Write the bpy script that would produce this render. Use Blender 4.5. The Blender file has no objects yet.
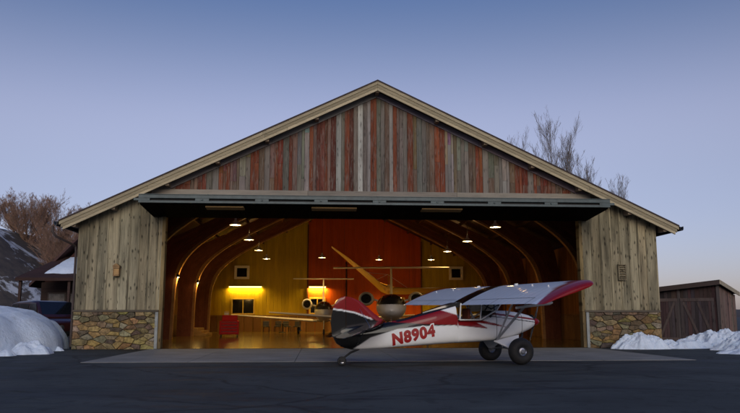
import bpy, math, random
from math import sin, cos, pi, radians, sqrt, atan2
from mathutils import Vector, Matrix, noise

S = bpy.context.scene
COL = S.collection
R = random.Random(7)

# ------------------------------------------------------------------ mesh helper
class MB:
    def __init__(s):
        s.v = []; s.f = []; s.c = []; s.m = []; s.vc = None
    def add(s, pts, faces, col=(1, 1, 1), mi=0, rnd=None):
        b = len(s.v); s.v += [tuple(p) for p in pts]
        a = R.random() if rnd is None else rnd
        for f in faces:
            s.f.append(tuple(i + b for i in f)); s.c.append((col[0], col[1], col[2], a)); s.m.append(mi)
    def poly(s, pts, col=(1, 1, 1), mi=0):
        s.add(pts, [tuple(range(len(pts)))], col, mi)
    def box(s, x0, x1, y0, y1, z0, z1, col=(1, 1, 1), mi=0, M=None):
        p = [Vector((x, y, z)) for z in (z0, z1) for y in (y0, y1) for x in (x0, x1)]
        if M is not None: p = [M @ q for q in p]
        s.add(p, [(0, 2, 3, 1), (4, 5, 7, 6), (0, 1, 5, 4), (2, 6, 7, 3), (0, 4, 6, 2), (1, 3, 7, 5)], col, mi)
    def beam(s, a, b, w, h, col=(1, 1, 1), mi=0, up=(0, 0, 1)):
        """box from a to b, w across, h along up"""
        a = Vector(a); b = Vector(b); d = (b - a).normalized(); up = Vector(up)
        side = d.cross(up)
        if side.length < 1e-5: side = d.cross(Vector((0, 1, 0)))
        side.normalize(); u = side.cross(d)
        p = []
        for q in (a, b):
            for i, j in ((-1, -1), (1, -1), (1, 1), (-1, 1)):
                p.append(q + side * (w / 2 * i) + u * (h / 2 * j))
        s.add(p, [(0, 1, 2, 3), (7, 6, 5, 4), (0, 4, 5, 1), (1, 5, 6, 2), (2, 6, 7, 3), (3, 7, 4, 0)], col, mi)
    def prism(s, outline, y0, y1, col=(1, 1, 1), mi=0):
        """outline in (x, z), extruded along y"""
        n = len(outline)
        p = [(x, y0, z) for x, z in outline] + [(x, y1, z) for x, z in outline]
        f = [tuple(range(n)), tuple(range(2 * n - 1, n - 1, -1))]
        f += [(i, i + n, (i + 1) % n + n, (i + 1) % n) for i in range(n)]
        s.add(p, f, col, mi)
    def tube(s, pts, rad, n=8, col=(1, 1, 1), caps=True, mi=0, flat=1.0):
        pts = [Vector(p) for p in pts]
        if not hasattr(rad, '__len__'): rad = [rad] * len(pts)
        ref = Vector((0, 0, 1)); P = []
        for i, p in enumerate(pts):
            d = (pts[min(i + 1, len(pts) - 1)] - pts[max(i - 1, 0)]).normalized()
            rr = ref if abs(d.dot(ref)) < .95 else Vector((1, 0, 0))
            a = d.cross(rr).normalized(); b = a.cross(d)
            for k in range(n):
                t = 2 * pi * k / n
                P.append(p + a * (cos(t) * rad[i] * flat) + b * (sin(t) * rad[i]))
        F = []
        for i in range(len(pts) - 1):
            for k in range(n):
                F.append((i * n + k, i * n + (k + 1) % n, (i + 1) * n + (k + 1) % n, (i + 1) * n + k))
        if caps:
            F.append(tuple(range(n - 1, -1, -1))); o = (len(pts) - 1) * n; F.append(tuple(o + k for k in range(n)))
        s.add(P, F, col, mi)
    def loft(s, rings, col=(1, 1, 1), caps=True, mi=0, closed=True):
        n = len(rings[0]); P = [p for r in rings for p in r]; F = []
        for i in range(len(rings) - 1):
            for k in range(n if closed else n - 1):
                F.append((i * n + k, i * n + (k + 1) % n, (i + 1) * n + (k + 1) % n, (i + 1) * n + k))
        if caps:
            F.append(tuple(range(n - 1, -1, -1))); o = (len(rings) - 1) * n; F.append(tuple(o + k for k in range(n)))
        s.add(P, F, col, mi)
    def lathe(s, prof, M, n=24, col=(1, 1, 1), mi=0, caps=False):
        """prof = (radius, height) along local z, placed by M"""
        rings = [[M @ Vector((r * cos(2 * pi * k / n), r * sin(2 * pi * k / n), h)) for k in range(n)] for r, h in prof]
        s.loft(rings, col, caps, mi)
    def build(s, name, mat=None, parent=None, smooth=False, bevel=0, angle=40):
        me = bpy.data.meshes.new(name); me.from_pydata(s.v, [], s.f)
        ca = me.color_attributes.new('Col', 'FLOAT_COLOR', 'CORNER')
        buf = []
        for f, c in zip(s.f, s.c):
            for i in f:
                if s.vc is not None:
                    q = s.vc(Vector(s.v[i])); buf += [q[0], q[1], q[2], c[3]]
                else: buf += list(c)
        ca.data.foreach_set('color', buf)
        for m in (mat if isinstance(mat, (list, tuple)) else [mat]):
            if m: me.materials.append(m)
        me.polygons.foreach_set('material_index', s.m)
        if smooth:
            me.polygons.foreach_set('use_smooth', [True] * len(s.f))
            try: me.set_sharp_from_angle(angle=radians(angle))
            except Exception: pass
        me.update()
        o = bpy.data.objects.new(name, me); COL.objects.link(o)
        if parent: o.parent = parent
        if bevel:
            b = o.modifiers.new('edge', 'BEVEL'); b.width = bevel; b.segments = 2; b.limit_method = 'ANGLE'; b.angle_limit = radians(50)
        return o

def thing(name, label, cat, loc=(0, 0, 0), rz=0, group=None):
    o = bpy.data.objects.new(name, None); COL.objects.link(o)
    o.location = loc; o.rotation_euler = (0, 0, rz); o.empty_display_size = .3
    return tag(o, label, cat, group)
def tag(o, label, cat, group=None):
    o['label'] = label; o['category'] = cat
    if group: o['group'] = group
    return o
def struct(o, kind='structure'):
    o['kind'] = kind; return o
def copy_tree(o, parent=None):
    c = o.copy(); COL.objects.link(c)
    if parent: c.parent = parent
    for ch in list(o.children): copy_tree(ch, c)
    return c
def fbm(p, o=4):
    return noise.fractal(Vector(p), 1.0, 2.0, o)
def lerp(a, b, t): return a + (b - a) * t
def interp(tab, x):
    if x <= tab[0][0]: return tab[0][1]
    for (a, va), (b, vb) in zip(tab, tab[1:]):
        if x <= b: return lerp(va, vb, (x - a) / (b - a))
    return tab[-1][1]
def sst(a, b, x):
    t = max(0, min(1, (x - a) / (b - a))); return t * t * (3 - 2 * t)
def mixc(a, b, t): return tuple(lerp(p, q, t) for p, q in zip(a, b))

# ------------------------------------------------------------------ materials
def mat(name):
    m = bpy.data.materials.new(name); m.use_nodes = True
    nt = m.node_tree; b = nt.nodes['Principled BSDF']
    return m, nt, b
def N(nt, t, **kw):
    n = nt.nodes.new(t)
    for k, v in kw.items():
        if k in n.inputs: n.inputs[k].default_value = v
        else: setattr(n, k, v)
    return n
def ramp(nt, fac, stops):
    r = nt.nodes.new('ShaderNodeValToRGB'); e = r.color_ramp.elements
    while len(e) < len(stops): e.new(.5)
    for el, (p, c) in zip(e, stops):
        el.position = p; el.color = (c, c, c, 1) if not hasattr(c, '__len__') else (*c[:3], 1)
    nt.links.new(fac, r.inputs[0]); return r
def mul(nt, a, b, fac=1.0, mode='MULTIPLY'):
    x = nt.nodes.new('ShaderNodeMix'); x.data_type = 'RGBA'; x.blend_type = mode
    x.inputs[0].default_value = fac
    nt.links.new(a, x.inputs[6])
    if hasattr(b, 'links'): nt.links.new(b, x.inputs[7])
    else: x.inputs[7].default_value = (*b, 1)
    return x
def coords(nt, scale, rnd=False):
    tc = nt.nodes.new('ShaderNodeTexCoord'); mp = nt.nodes.new('ShaderNodeMapping')
    mp.inputs['Scale'].default_value = scale
    nt.links.new(tc.outputs['Object'], mp.inputs['Vector'])
    return mp.outputs[0]
def plain(name, col, rough=.6, metal=0, var=.25, vs=3.0, spec=.5, coat=0, bump=0, bs=30):
    m, nt, b = mat(name)
    b.inputs['Roughness'].default_value = rough; b.inputs['Metallic'].default_value = metal
    b.inputs['Specular IOR Level'].default_value = spec
    b.inputs['Coat Weight'].default_value = coat; b.inputs['Coat Roughness'].default_value = .05
    n = N(nt, 'ShaderNodeTexNoise', Scale=vs, Detail=6.0, Roughness=.65)
    nt.links.new(coords(nt, (1, 1, 1)), n.inputs['Vector'])
    rp = ramp(nt, n.outputs['Fac'], [(.3, tuple(c * (1 - var) for c in col)), (.7, tuple(min(1, c * (1 + var)) for c in col))])
    nt.links.new(rp.outputs[0], b.inputs['Base Color'])
    if bump:
        n2 = N(nt, 'ShaderNodeTexNoise', Scale=bs, Detail=5.0)
        nt.links.new(coords(nt, (1, 1, 1)), n2.inputs['Vector'])
        bp = N(nt, 'ShaderNodeBump', Strength=bump, Distance=.02)
        nt.links.new(n2.outputs['Fac'], bp.inputs['Height']); nt.links.new(bp.outputs[0], b.inputs['Normal'])
    return m
def wood(name, tint=(1, 1, 1), grain=(14, 14, .7), knots=0, rough=.8, contrast=.5, stain=.35, bump=.3, wear=0, spec=.25):
    """colour attribute times grain, weather stains and knots"""
    m, nt, b = mat(name); b.inputs['Roughness'].default_value = rough
    b.inputs['Specular IOR Level'].default_value = spec
    at = N(nt, 'ShaderNodeAttribute', attribute_name='Col')
    v = coords(nt, grain)
    n = N(nt, 'ShaderNodeTexNoise', Scale=3.0, Detail=8.0, Roughness=.7); n.noise_dimensions = '4D'
    nt.links.new(v, n.inputs['Vector'])
    w = N(nt, 'ShaderNodeMath', operation='MULTIPLY'); w.inputs[1].default_value = 60
    nt.links.new(at.outputs['Alpha'], w.inputs[0]); nt.links.new(w.outputs[0], n.inputs['W'])
    g = ramp(nt, n.outputs['Fac'], [(.28, 1 - contrast), (.52, 1.0), (.75, 1 + contrast * .25)])
    c = mul(nt, at.outputs['Color'], g.outputs[0])
    c = mul(nt, c.outputs[2], tint)
    n2 = N(nt, 'ShaderNodeTexNoise', Scale=1.3, Detail=5.0, Roughness=.6); n2.noise_dimensions = '4D'
    nt.links.new(coords(nt, tuple(.25 if q < 2 else 1.6 for q in grain)), n2.inputs['Vector']); nt.links.new(w.outputs[0], n2.inputs['W'])
    st = ramp(nt, n2.outputs['Fac'], [(.32, 1 - stain), (.6, 1.0)])
    c = mul(nt, c.outputs[2], st.outputs[0])
    if wear:                                              # paint flaked to grey wood in streaks
        n5 = N(nt, 'ShaderNodeTexNoise', Scale=2.0, Detail=9.0, Roughness=.75); n5.noise_dimensions = '4D'
        nt.links.new(coords(nt, (9, 9, .9)), n5.inputs['Vector']); nt.links.new(w.outputs[0], n5.inputs['W'])
        wr = ramp(nt, n5.outputs['Fac'], [(.50, 0), (.62, wear)])
        mw = nt.nodes.new('ShaderNodeMix'); mw.data_type = 'RGBA'; nt.links.new(wr.outputs[0], mw.inputs[0]); nt.links.new(c.outputs[2], mw.inputs[6]); mw.inputs[7].default_value = (.21, .185, .16, 1); c = mw
    if knots:
        vo = N(nt, 'ShaderNodeTexVoronoi', Scale=1.0, Randomness=1.0); vo.voronoi_dimensions = '2D'
        sp = N(nt, 'ShaderNodeSeparateXYZ'); nt.links.new(coords(nt, (6.5, 6.5, 2.6)), sp.inputs[0]); cb = N(nt, 'ShaderNodeCombineXYZ')
        ad = N(nt, 'ShaderNodeMath', operation='ADD'); nt.links.new(sp.outputs['X'], ad.inputs[0]); nt.links.new(w.outputs[0], ad.inputs[1])
        nd = N(nt, 'ShaderNodeMath', operation='MULTIPLY_ADD'); nt.links.new(n.outputs['Fac'], nd.inputs[0]); nd.inputs[1].default_value = .9; nt.links.new(sp.outputs['Z'], nd.inputs[2])
        nt.links.new(ad.outputs[0], cb.inputs['X']); nt.links.new(nd.outputs[0], cb.inputs['Y']); nt.links.new(cb.outputs[0], vo.inputs['Vector'])
        rs = N(nt, 'ShaderNodeSeparateColor'); nt.links.new(vo.outputs['Color'], rs.inputs[0])
        sz_ = N(nt, 'ShaderNodeMapRange'); sz_.inputs['From Min'].default_value = .35; sz_.inputs['From Max'].default_value = 1; sz_.inputs['To Min'].default_value = .001; sz_.inputs['To Max'].default_value = 1.5
        nt.links.new(rs.outputs[0], sz_.inputs['Value'])
        nk = N(nt, 'ShaderNodeTexNoise', Scale=1.1, Detail=2.0); nk.noise_dimensions = '4D'; nt.links.new(coords(nt, (1, 1, .8)), nk.inputs['Vector']); nt.links.new(w.outputs[0], nk.inputs['W'])
        kd = ramp(nt, nk.outputs['Fac'], [(.38, .62), (.62, .05)]); nt.links.new(kd.outputs[0], sz_.inputs['From Min'])
        dv = N(nt, 'ShaderNodeMath', operation='DIVIDE'); nt.links.new(vo.outputs['Distance'], dv.inputs[0]); nt.links.new(sz_.outputs[0], dv.inputs[1])
        kr = ramp(nt, dv.outputs[0], [(.0, .12), (.09, .2), (.22, 1.0)])
        c = mul(nt, c.outputs[2], kr.outputs[0], knots)
    nt.links.new(c.outputs[2], b.inputs['Base Color'])
    bp = N(nt, 'ShaderNodeBump', Strength=bump, Distance=.02)
    nt.links.new(n.outputs['Fac'], bp.inputs['Height']); nt.links.new(bp.outputs[0], b.inputs['Normal'])
    return m
def vcol(name, rough=.7, metal=0, var=.3, vs=6, coat=0, bump=.0, spec=.5, bs=25):
    m, nt, b = mat(name); b.inputs['Roughness'].default_value = rough; b.inputs['Metallic'].default_value = metal
    b.inputs['Coat Weight'].default_value = coat; b.inputs['Coat Roughness'].default_value = .07
    b.inputs['Specular IOR Level'].default_value = spec
    at = N(nt, 'ShaderNodeAttribute', attribute_name='Col')
    n = N(nt, 'ShaderNodeTexNoise', Scale=vs, Detail=8.0, Roughness=.65)
    nt.links.new(coords(nt, (1, 1, 1)), n.inputs['Vector'])
    g = ramp(nt, n.outputs['Fac'], [(.3, 1 - var), (.7, 1 + var * .5)])
    c = mul(nt, at.outputs['Color'], g.outputs[0])
    nt.links.new(c.outputs[2], b.inputs['Base Color'])
    if bump:
        n2 = N(nt, 'ShaderNodeTexNoise', Scale=bs, Detail=6.0)
        nt.links.new(coords(nt, (1, 1, 1)), n2.inputs['Vector'])
        bp = N(nt, 'ShaderNodeBump', Strength=bump, Distance=.03)
        nt.links.new(n2.outputs['Fac'], bp.inputs['Height']); nt.links.new(bp.outputs[0], b.inputs['Normal'])
    return m
def emit(name, col, st):
    m, nt, b = mat(name)
    b.inputs['Base Color'].default_value = (.8, .8, .8, 1)
    b.inputs['Emission Color'].default_value = (*col, 1); b.inputs['Emission Strength'].default_value = st
    return m
def glass(name, tint=(.6, .65, .7), refl=.12):
    m, nt, b = mat(name); nt.nodes.remove(b)
    t = N(nt, 'ShaderNodeBsdfTransparent'); t.inputs[0].default_value = (*tint, 1)
    g = N(nt, 'ShaderNodeBsdfGlossy', Roughness=.02); g.inputs[0].default_value = (.95, .97, 1, 1)
    lw = N(nt, 'ShaderNodeLayerWeight', Blend=refl)
    mx = N(nt, 'ShaderNodeMixShader')
    nt.links.new(lw.outputs['Fresnel'], mx.inputs[0]); nt.links.new(t.outputs[0], mx.inputs[1]); nt.links.new(g.outputs[0], mx.inputs[2])
    nt.links.new(mx.outputs[0], nt.nodes['Material Output'].inputs[0])
    return m

M_gable = wood('gable boards', grain=(13, 13, .5), knots=.5, contrast=.55, stain=.5, wear=.65)
M_board = wood('weathered board', grain=(11, 11, .32), knots=.9, contrast=.75, stain=.72)
M_trim = wood('weathered trim', grain=(.6, 12, 12), contrast=.35, stain=.3)
M_darkwood = wood('stained timber', grain=(6, .5, 6), contrast=.4, stain=.3, rough=.55, spec=.15)
M_wallwood = wood('interior boards', grain=(8, 8, .6), contrast=.35, stain=.3, rough=.6, spec=.08)
M_canopy = wood('canopy boards', grain=(6, .5, 6), contrast=.4, stain=.3, rough=.95, spec=.02)
M_stone = vcol('rubble stone', rough=.85, var=.7, vs=7, bump=1.0)
M_paint = vcol('aircraft paint', rough=.45, var=.05, vs=2, coat=.55, spec=.15)
M_wing = M_paint.copy(); M_wing.name = 'wing fabric'
def _ribs():
    nt = M_wing.node_tree; b = nt.nodes['Principled BSDF']
    wv = N(nt, 'ShaderNodeTexWave', Scale=1.05, bands_direction='Y', wave_profile='SIN'); nt.links.new(coords(nt, (1, 1, 1)), wv.inputs['Vector'])
    rr = ramp(nt, wv.outputs['Fac'], [(.80, 0), (.95, 1)]); bp = N(nt, 'ShaderNodeBump', Strength=.35, Distance=.006)
    nt.links.new(rr.outputs[0], bp.inputs['Height']); nt.links.new(bp.outputs[0], b.inputs['Normal']); nt.links.new(bp.outputs[0], b.inputs['Coat Normal'])
_ribs()
M_pgloss = plain('black gloss paint', (.008, .008, .010), .16, var=.1, coat=.6)
M_roof = plain('roof shingles', (.045, .03, .026), .8, var=.4, vs=8, bump=.4)
M_steel = plain('blue grey steel', (.052, .078, .082), .5, metal=.0, var=.3, vs=4)
M_black = plain('black rubber', (.012, .012, .013), .75, var=.3, vs=12)
M_dark = plain('dark metal', (.03, .03, .032), .45, metal=.6, var=.3)
M_alu = plain('bare aluminium', (.55, .56, .58), .3, metal=1, var=.12)
M_white = plain('white enamel', (.75, .74, .7), .35, var=.05)
M_glass = glass('window glass', (.9, .92, .94), .08)
M_dglass = plain('dark glass', (.008, .009, .012), .06, var=.2, spec=.8)
M_warm = emit('lamp bulb', (1, .72, .36), 60)
M_tube = emit('fluorescent tube', (1, .74, .2), 9)
M_snow = None

# ------------------------------------------------------------------ camera
cam_d = bpy.data.cameras.new('camera'); cam = bpy.data.objects.new('camera', cam_d); COL.objects.link(cam)
cam.location = (-2.35, -30, 1.3); cam.rotation_euler = (radians(90 + 8.65), 0, radians(-3.95))
cam_d.sensor_width = 36; cam_d.lens = 36 * 723 / 740; cam_d.clip_end = 6000; cam_d.clip_start = .1
S.camera = cam

# ------------------------------------------------------------------ world, sun
SUN_EL, SUN_AZ = radians(18), radians(180)          # azimuth clockwise from +y: low behind the camera
w = bpy.data.worlds.new('World'); S.world = w; w.use_nodes = True
nt = w.node_tree; bg = nt.nodes['Background']
sky = nt.nodes.new('ShaderNodeTexSky'); sky.sky_type = 'NISHITA'; sky.sun_disc = False
sky.sun_elevation = SUN_EL; sky.sun_rotation = SUN_AZ
sky.air_density = 1.0; sky.dust_density = 1.2; sky.ozone_density = 1.4; sky.altitude = 300
wb = nt.nodes.new('ShaderNodeMix'); wb.data_type = 'RGBA'; wb.blend_type = 'MULTIPLY'; wb.inputs[0].default_value = 1     # white balance tint plus sky brightness gain, one constant for the whole sky
nt.links.new(sky.outputs[0], wb.inputs[6]); wb.inputs[7].default_value = (.98 * 1.7, .885 * 1.7, 1.7, 1)
tcw = nt.nodes.new('ShaderNodeTexCoord'); spw = nt.nodes.new('ShaderNodeSeparateXYZ'); nt.links.new(tcw.outputs['Generated'], spw.inputs[0])
hz = ramp(nt, spw.outputs['Z'], [(0.0, (0.353, 0.353, 0.453)), (0.09, (0.435, 0.415, 0.476)), (0.19, (0.588, 0.500, 0.476)), (0.285, (0.835, 0.647, 0.576)), (0.42, (0.294, 0.353, 0.388)), (0.75, (0.247, 0.388, 0.612))]); hz.color_ramp.interpolation = 'B_SPLINE'   # tint multiplied over the sky by height: brightest partway up, bluer overhead
wb2 = nt.nodes.new('ShaderNodeMix'); wb2.data_type = 'RGBA'; wb2.blend_type = 'MULTIPLY'; wb2.inputs[0].default_value = 1
nt.links.new(wb.outputs[2], wb2.inputs[6]); nt.links.new(hz.outputs[0], wb2.inputs[7])
nt.links.new(wb2.outputs[2], bg.inputs[0]); bg.inputs[1].default_value = .125
sd = bpy.data.lights.new('sun', 'SUN'); sd.energy = 1.25; sd.angle = radians(40); sd.color = (.97, 1, .87)
so = bpy.data.objects.new('sun', sd); COL.objects.link(so)
dirv = Vector((sin(SUN_AZ) * cos(SUN_EL), cos(SUN_AZ) * cos(SUN_EL), sin(SUN_EL)))
so.rotation_euler = dirv.to_track_quat('Z', 'Y').to_euler()
S.view_settings.view_transform = 'Standard'; S.view_settings.look = 'None'
S.view_settings.exposure = 0.0; S.view_settings.gamma = 1; S.view_settings.use_curve_mapping = False
S.cycles.max_bounces = 8; S.cycles.sample_clamp_indirect = 4; S.cycles.use_denoising = True

# ------------------------------------------------------------------ ground
def asphalt():
    m, nt, b = mat('asphalt'); v = coords(nt, (1, 1, 1))
    n = N(nt, 'ShaderNodeTexNoise', Scale=.35, Detail=8.0, Roughness=.6); nt.links.new(v, n.inputs['Vector'])
    n3 = N(nt, 'ShaderNodeTexNoise', Scale=55.0, Detail=5.0, Roughness=.75); nt.links.new(v, n3.inputs['Vector'])
    n4 = N(nt, 'ShaderNodeTexNoise', Scale=2.2, Detail=6.0, Distortion=1.5); nt.links.new(v, n4.inputs['Vector'])
    c = ramp(nt, n.outputs['Fac'], [(.3, (.026, .031, .033)), (.5, (.042, .049, .051)), (.7, (.058, .066, .067))])
    g = ramp(nt, n3.outputs['Fac'], [(.3, .35), (.7, 1.65)])
    c = mul(nt, c.outputs[0], g.outputs[0])
    s = ramp(nt, n4.outputs['Fac'], [(.36, .62), (.44, 1.0)])
    c = mul(nt, c.outputs[2], s.outputs[0])
    dn = N(nt, 'ShaderNodeTexNoise', Scale=.8, Detail=5.0); nt.links.new(v, dn.inputs['Vector'])
    mxv = nt.nodes.new('ShaderNodeMix'); mxv.data_type = 'RGBA'; mxv.blend_type = 'ADD'; mxv.inputs[0].default_value = 1.6; nt.links.new(v, mxv.inputs[6]); nt.links.new(dn.outputs['Color'], mxv.inputs[7])
    vc = N(nt, 'ShaderNodeTexVoronoi', Scale=.16, feature='DISTANCE_TO_EDGE'); nt.links.new(mxv.outputs[2], vc.inputs['Vector'])
    ck = ramp(nt, vc.outputs['Distance'], [(.0, .35), (.006, .5), (.010, 1.0)]); c = mul(nt, c.outputs[2], ck.outputs[0])
    n6 = N(nt, 'ShaderNodeTexNoise', Scale=.55, Detail=6.0, Distortion=.8); nt.links.new(coords(nt, (.35, 1.3, 1)), n6.inputs['Vector'])
    wt = ramp(nt, n6.outputs['Fac'], [(.40, .55), (.47, 1.0), (.62, 1.0), (.72, 1.25)]); c = mul(nt, c.outputs[2], wt.outputs[0])
    nt.links.new(c.outputs[2], b.inputs['Base Color'])
    r = ramp(nt, n6.outputs['Fac'], [(.38, .62), (.5, .85)]); nt.links.new(r.outputs[0], b.inputs['Roughness'])
    bp = N(nt, 'ShaderNodeBump', Strength=.5, Distance=.01); nt.links.new(n3.outputs['Fac'], bp.inputs['Height'])
    nt.links.new(bp.outputs[0], b.inputs['Normal']); b.inputs['Specular IOR Level'].default_value = .3
    return m
g = MB(); g.poly([(-2500, -600, 0), (2500, -600, 0), (2500, 3500, 0), (-2500, 3500, 0)])
o = struct(g.build('ground', asphalt())); o['label'] = 'dark worn asphalt in front of the hangar'

def concrete():
    m, nt, b = mat('concrete'); v = coords(nt, (1, 1, 1))
    n = N(nt, 'ShaderNodeTexNoise', Scale=.8, Detail=8.0, Roughness=.65); nt.links.new(v, n.inputs['Vector'])
    c = ramp(nt, n.outputs['Fac'], [(.3, (.155, .152, .14)), (.7, (.27, .262, .24))])
    n2 = N(nt, 'ShaderNodeTexNoise', Scale=60.0, Detail=4.0); nt.links.new(v, n2.inputs['Vector'])
    gq = ramp(nt, n2.outputs['Fac'], [(.3, .8), (.7, 1.15)]); c = mul(nt, c.outputs[0], gq.outputs[0])
    nt.links.new(c.outputs[2], b.inputs['Base Color']); b.inputs['Roughness'].default_value = .75
    return m
M_conc = concrete()
g = MB()
xs = [-9.1, -6.1, -3.05, 0, 3.05, 6.1, 8.95]
ys = [-8.6, -5.7, -2.85, -.02]
for i in range(6):
    for j in range(3):
        g.box(xs[i] + .008, xs[i + 1] - .008, ys[j] + .008, ys[j + 1] - .008, -.05, .012, mi=0)
o = struct(g.build('concrete_apron', M_conc, bevel=.006)); o['label'] = 'pale concrete apron slabs at the hangar mouth'

def floor_mat():
    m, nt, b = mat('varnished floor'); v = coords(nt, (1.6, .35, 1))
    n = N(nt, 'ShaderNodeTexNoise', Scale=1.6, Detail=7.0, Roughness=.6); nt.links.new(v, n.inputs['Vector'])
    c = ramp(nt, n.outputs['Fac'], [(.3, (.075, .046, .012)), (.7, (.135, .085, .022))])
    nt.links.new(c.outputs[0], b.inputs['Base Color'])
    n2 = N(nt, 'ShaderNodeTexNoise', Scale=5.0, Detail=5.0); nt.links.new(coords(nt, (1, 1, 1)), n2.inputs['Vector'])
    r = ramp(nt, n2.outputs['Fac'], [(.3, .10), (.7, .16)]); nt.links.new(r.outputs[0], b.inputs['Roughness']); b.inputs['Specular IOR Level'].default_value = .35
    return m
g = MB(); g.poly([(-11.7, -.015, .02), (11.7, -.015, .02), (11.7, 31.95, .02), (-11.7, 31.95, .02)])
o = struct(g.build('floor', floor_mat())); o['label'] = 'glossy amber hangar floor'

# mountain on the left, low far hills
def hill_mat(snow, sc=.035):
    m, nt, b = mat('hillside'); v = coords(nt, (1, 1, 1))
    n = N(nt, 'ShaderNodeTexNoise', Scale=sc, Detail=10.0, Roughness=.7, Distortion=.6); nt.links.new(coords(nt, (1, 1, 1.6)), n.inputs['Vector'])
    n2 = N(nt, 'ShaderNodeTexNoise', Scale=sc * 7, Detail=8.0, Roughness=.7); nt.links.new(v, n2.inputs['Vector'])
    c = ramp(nt, n2.outputs['Fac'], [(.3, (.03, .026, .03)), (.6, (.075, .06, .05)), (.75, (.11, .085, .07))])
    s = ramp(nt, n.outputs['Fac'], [(snow, 0), (snow + .05, 1)])
    mx = nt.nodes.new('ShaderNodeMix'); mx.data_type = 'RGBA'
    nt.links.new(s.outputs[0], mx.inputs[0]); nt.links.new(c.outputs[0], mx.inputs[6]); mx.inputs[7].default_value = (.5, .52, .56, 1)
    nt.links.new(mx.outputs[2], b.inputs['Base Color']); b.inputs['Roughness'].default_value = .95
    return m
def terrain(name, x0, x1, y0, y1, nx, ny, hf, m):
    g = MB(); P = []; F = []
    for j in range(ny + 1):
        for i in range(nx + 1):
            x = lerp(x0, x1, i / nx); y = lerp(y0, y1, j / ny); P.append((x, y, hf(x, y)))
    for j in range(ny):
        for i in range(nx):
            a = j * (nx + 1) + i; F.append((a, a + 1, a + nx + 2, a + nx + 1))
    g.add(P, F)
    return struct(g.build(name, m, smooth=True, angle=60))
def mh(x, y):
    # ridge falls from left to right
    r = interp([(-700, 95), (-400, 82), (-262, 66), (-205, 52), (-178, 40), (-150, 27), (-110, 10), (-60, -3), (0, -8)], x)
    d = 1 - ((y - 430) / 190) ** 2
    return max(-5, r * max(d, -.2) + 7 * fbm((x * .02, y * .02, 3)) * (d > 0) + 2.5 * fbm((x * .09, y * .09, 1)))
o = terrain('mountain', -760, 0, 230, 640, 130, 70, mh, hill_mat(.56)); o['label'] = 'dark mountainside with patches of old snow'
def nh(x, y):
    r = interp([(-120, 19), (-80, 17), (-52, 14.5), (-37.8, 11), (-34.8, 8.6), (-32.2, 6.3), (-29.5, 3.0), (-26, -.3), (-20, -1.5)], x)
    return -.6 + (r + .6) * sst(27, 50, y) * (1 - .7 * sst(80, 130, y)) + (.5 * fbm((x * .15, y * .15, 2)) + .22 * fbm((x * .6, y * .6, 5))) * sst(-26, -31, x) * sst(27, 34, y)
o = terrain('hillside', -120, -22, 26, 130, 150, 110, nh, hill_mat(.53, .16)); o['label'] = 'brush covered slope with old snow patches'
def fh(x, y):
    return -6 + 26 * max(0, 1 - ((y - 1200) / 260) ** 2) * (.75 + .5 * fbm((x * .004, 0, 8)))
o = terrain('hills', -1400, 1700, 930, 1470, 90, 12, fh, hill_mat(.62)); o['label'] = 'low distant hills'

def bh(x, y):  # unseen hills added to block low sky glow and darken reflections
    d = sqrt(x * x + (y + 20) ** 2); t = sst(220, 420, d) * (1 - .5 * sst(600, 900, d))
    return -4 + t * (58 + 22 * fbm((x * .006, y * .006, 6))) * sst(120, -140, y)
o = terrain('sky_blocking_hills', -900, 900, -900, 60, 70, 40, bh, hill_mat(.66)); o['label'] = 'unseen dark hills added behind the camera to block low sky light'
# ------------------------------------------------------------------ hangar
H = thing('hangar', 'wide timber aircraft hangar with open front and red and grey board gable', 'hangar')
HW = 12.0; RZ = 11.2; SL = .478; EX = 12.75; YF = -.66; YB = 33.0
def roof_z(x): return RZ - SL * abs(x)
# roof (top skin, board ceiling below)
g = MB()
for sgn in (-1, 1):
    t = .22
    for k, (dz0, mi, ins) in enumerate(((0.0, 0, 0), (-.06, 1, .06))):
        pass
    e = EX
    top = [(0, RZ), (sgn * e, roof_z(e))]
    o4 = [(0, RZ), (sgn * e, roof_z(e)), (sgn * e, roof_z(e) - .07), (0, RZ - .07)]
    g.prism(o4 if sgn > 0 else o4[::-1], YF - .06, YB, mi=0)
g.build('roof', [M_roof], H)
g = MB()
for sgn in (-1, 1):
    nb = 46
    for i in range(nb):
        xa, xb = i / nb * (EX - .12), (i + 1) / nb * (EX - .12)
        k = R.uniform(.7, 1.25)
        o4 = [(sgn * xa, roof_z(xa) - .075), (sgn * (xb - .006), roof_z(xb) - .075), (sgn * (xb - .006), roof_z(xb) - .13), (sgn * xa, roof_z(xa) - .13)]
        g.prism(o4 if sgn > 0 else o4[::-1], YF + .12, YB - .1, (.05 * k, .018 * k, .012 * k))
g.build('ceiling_boards', M_darkwood, H)
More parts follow.
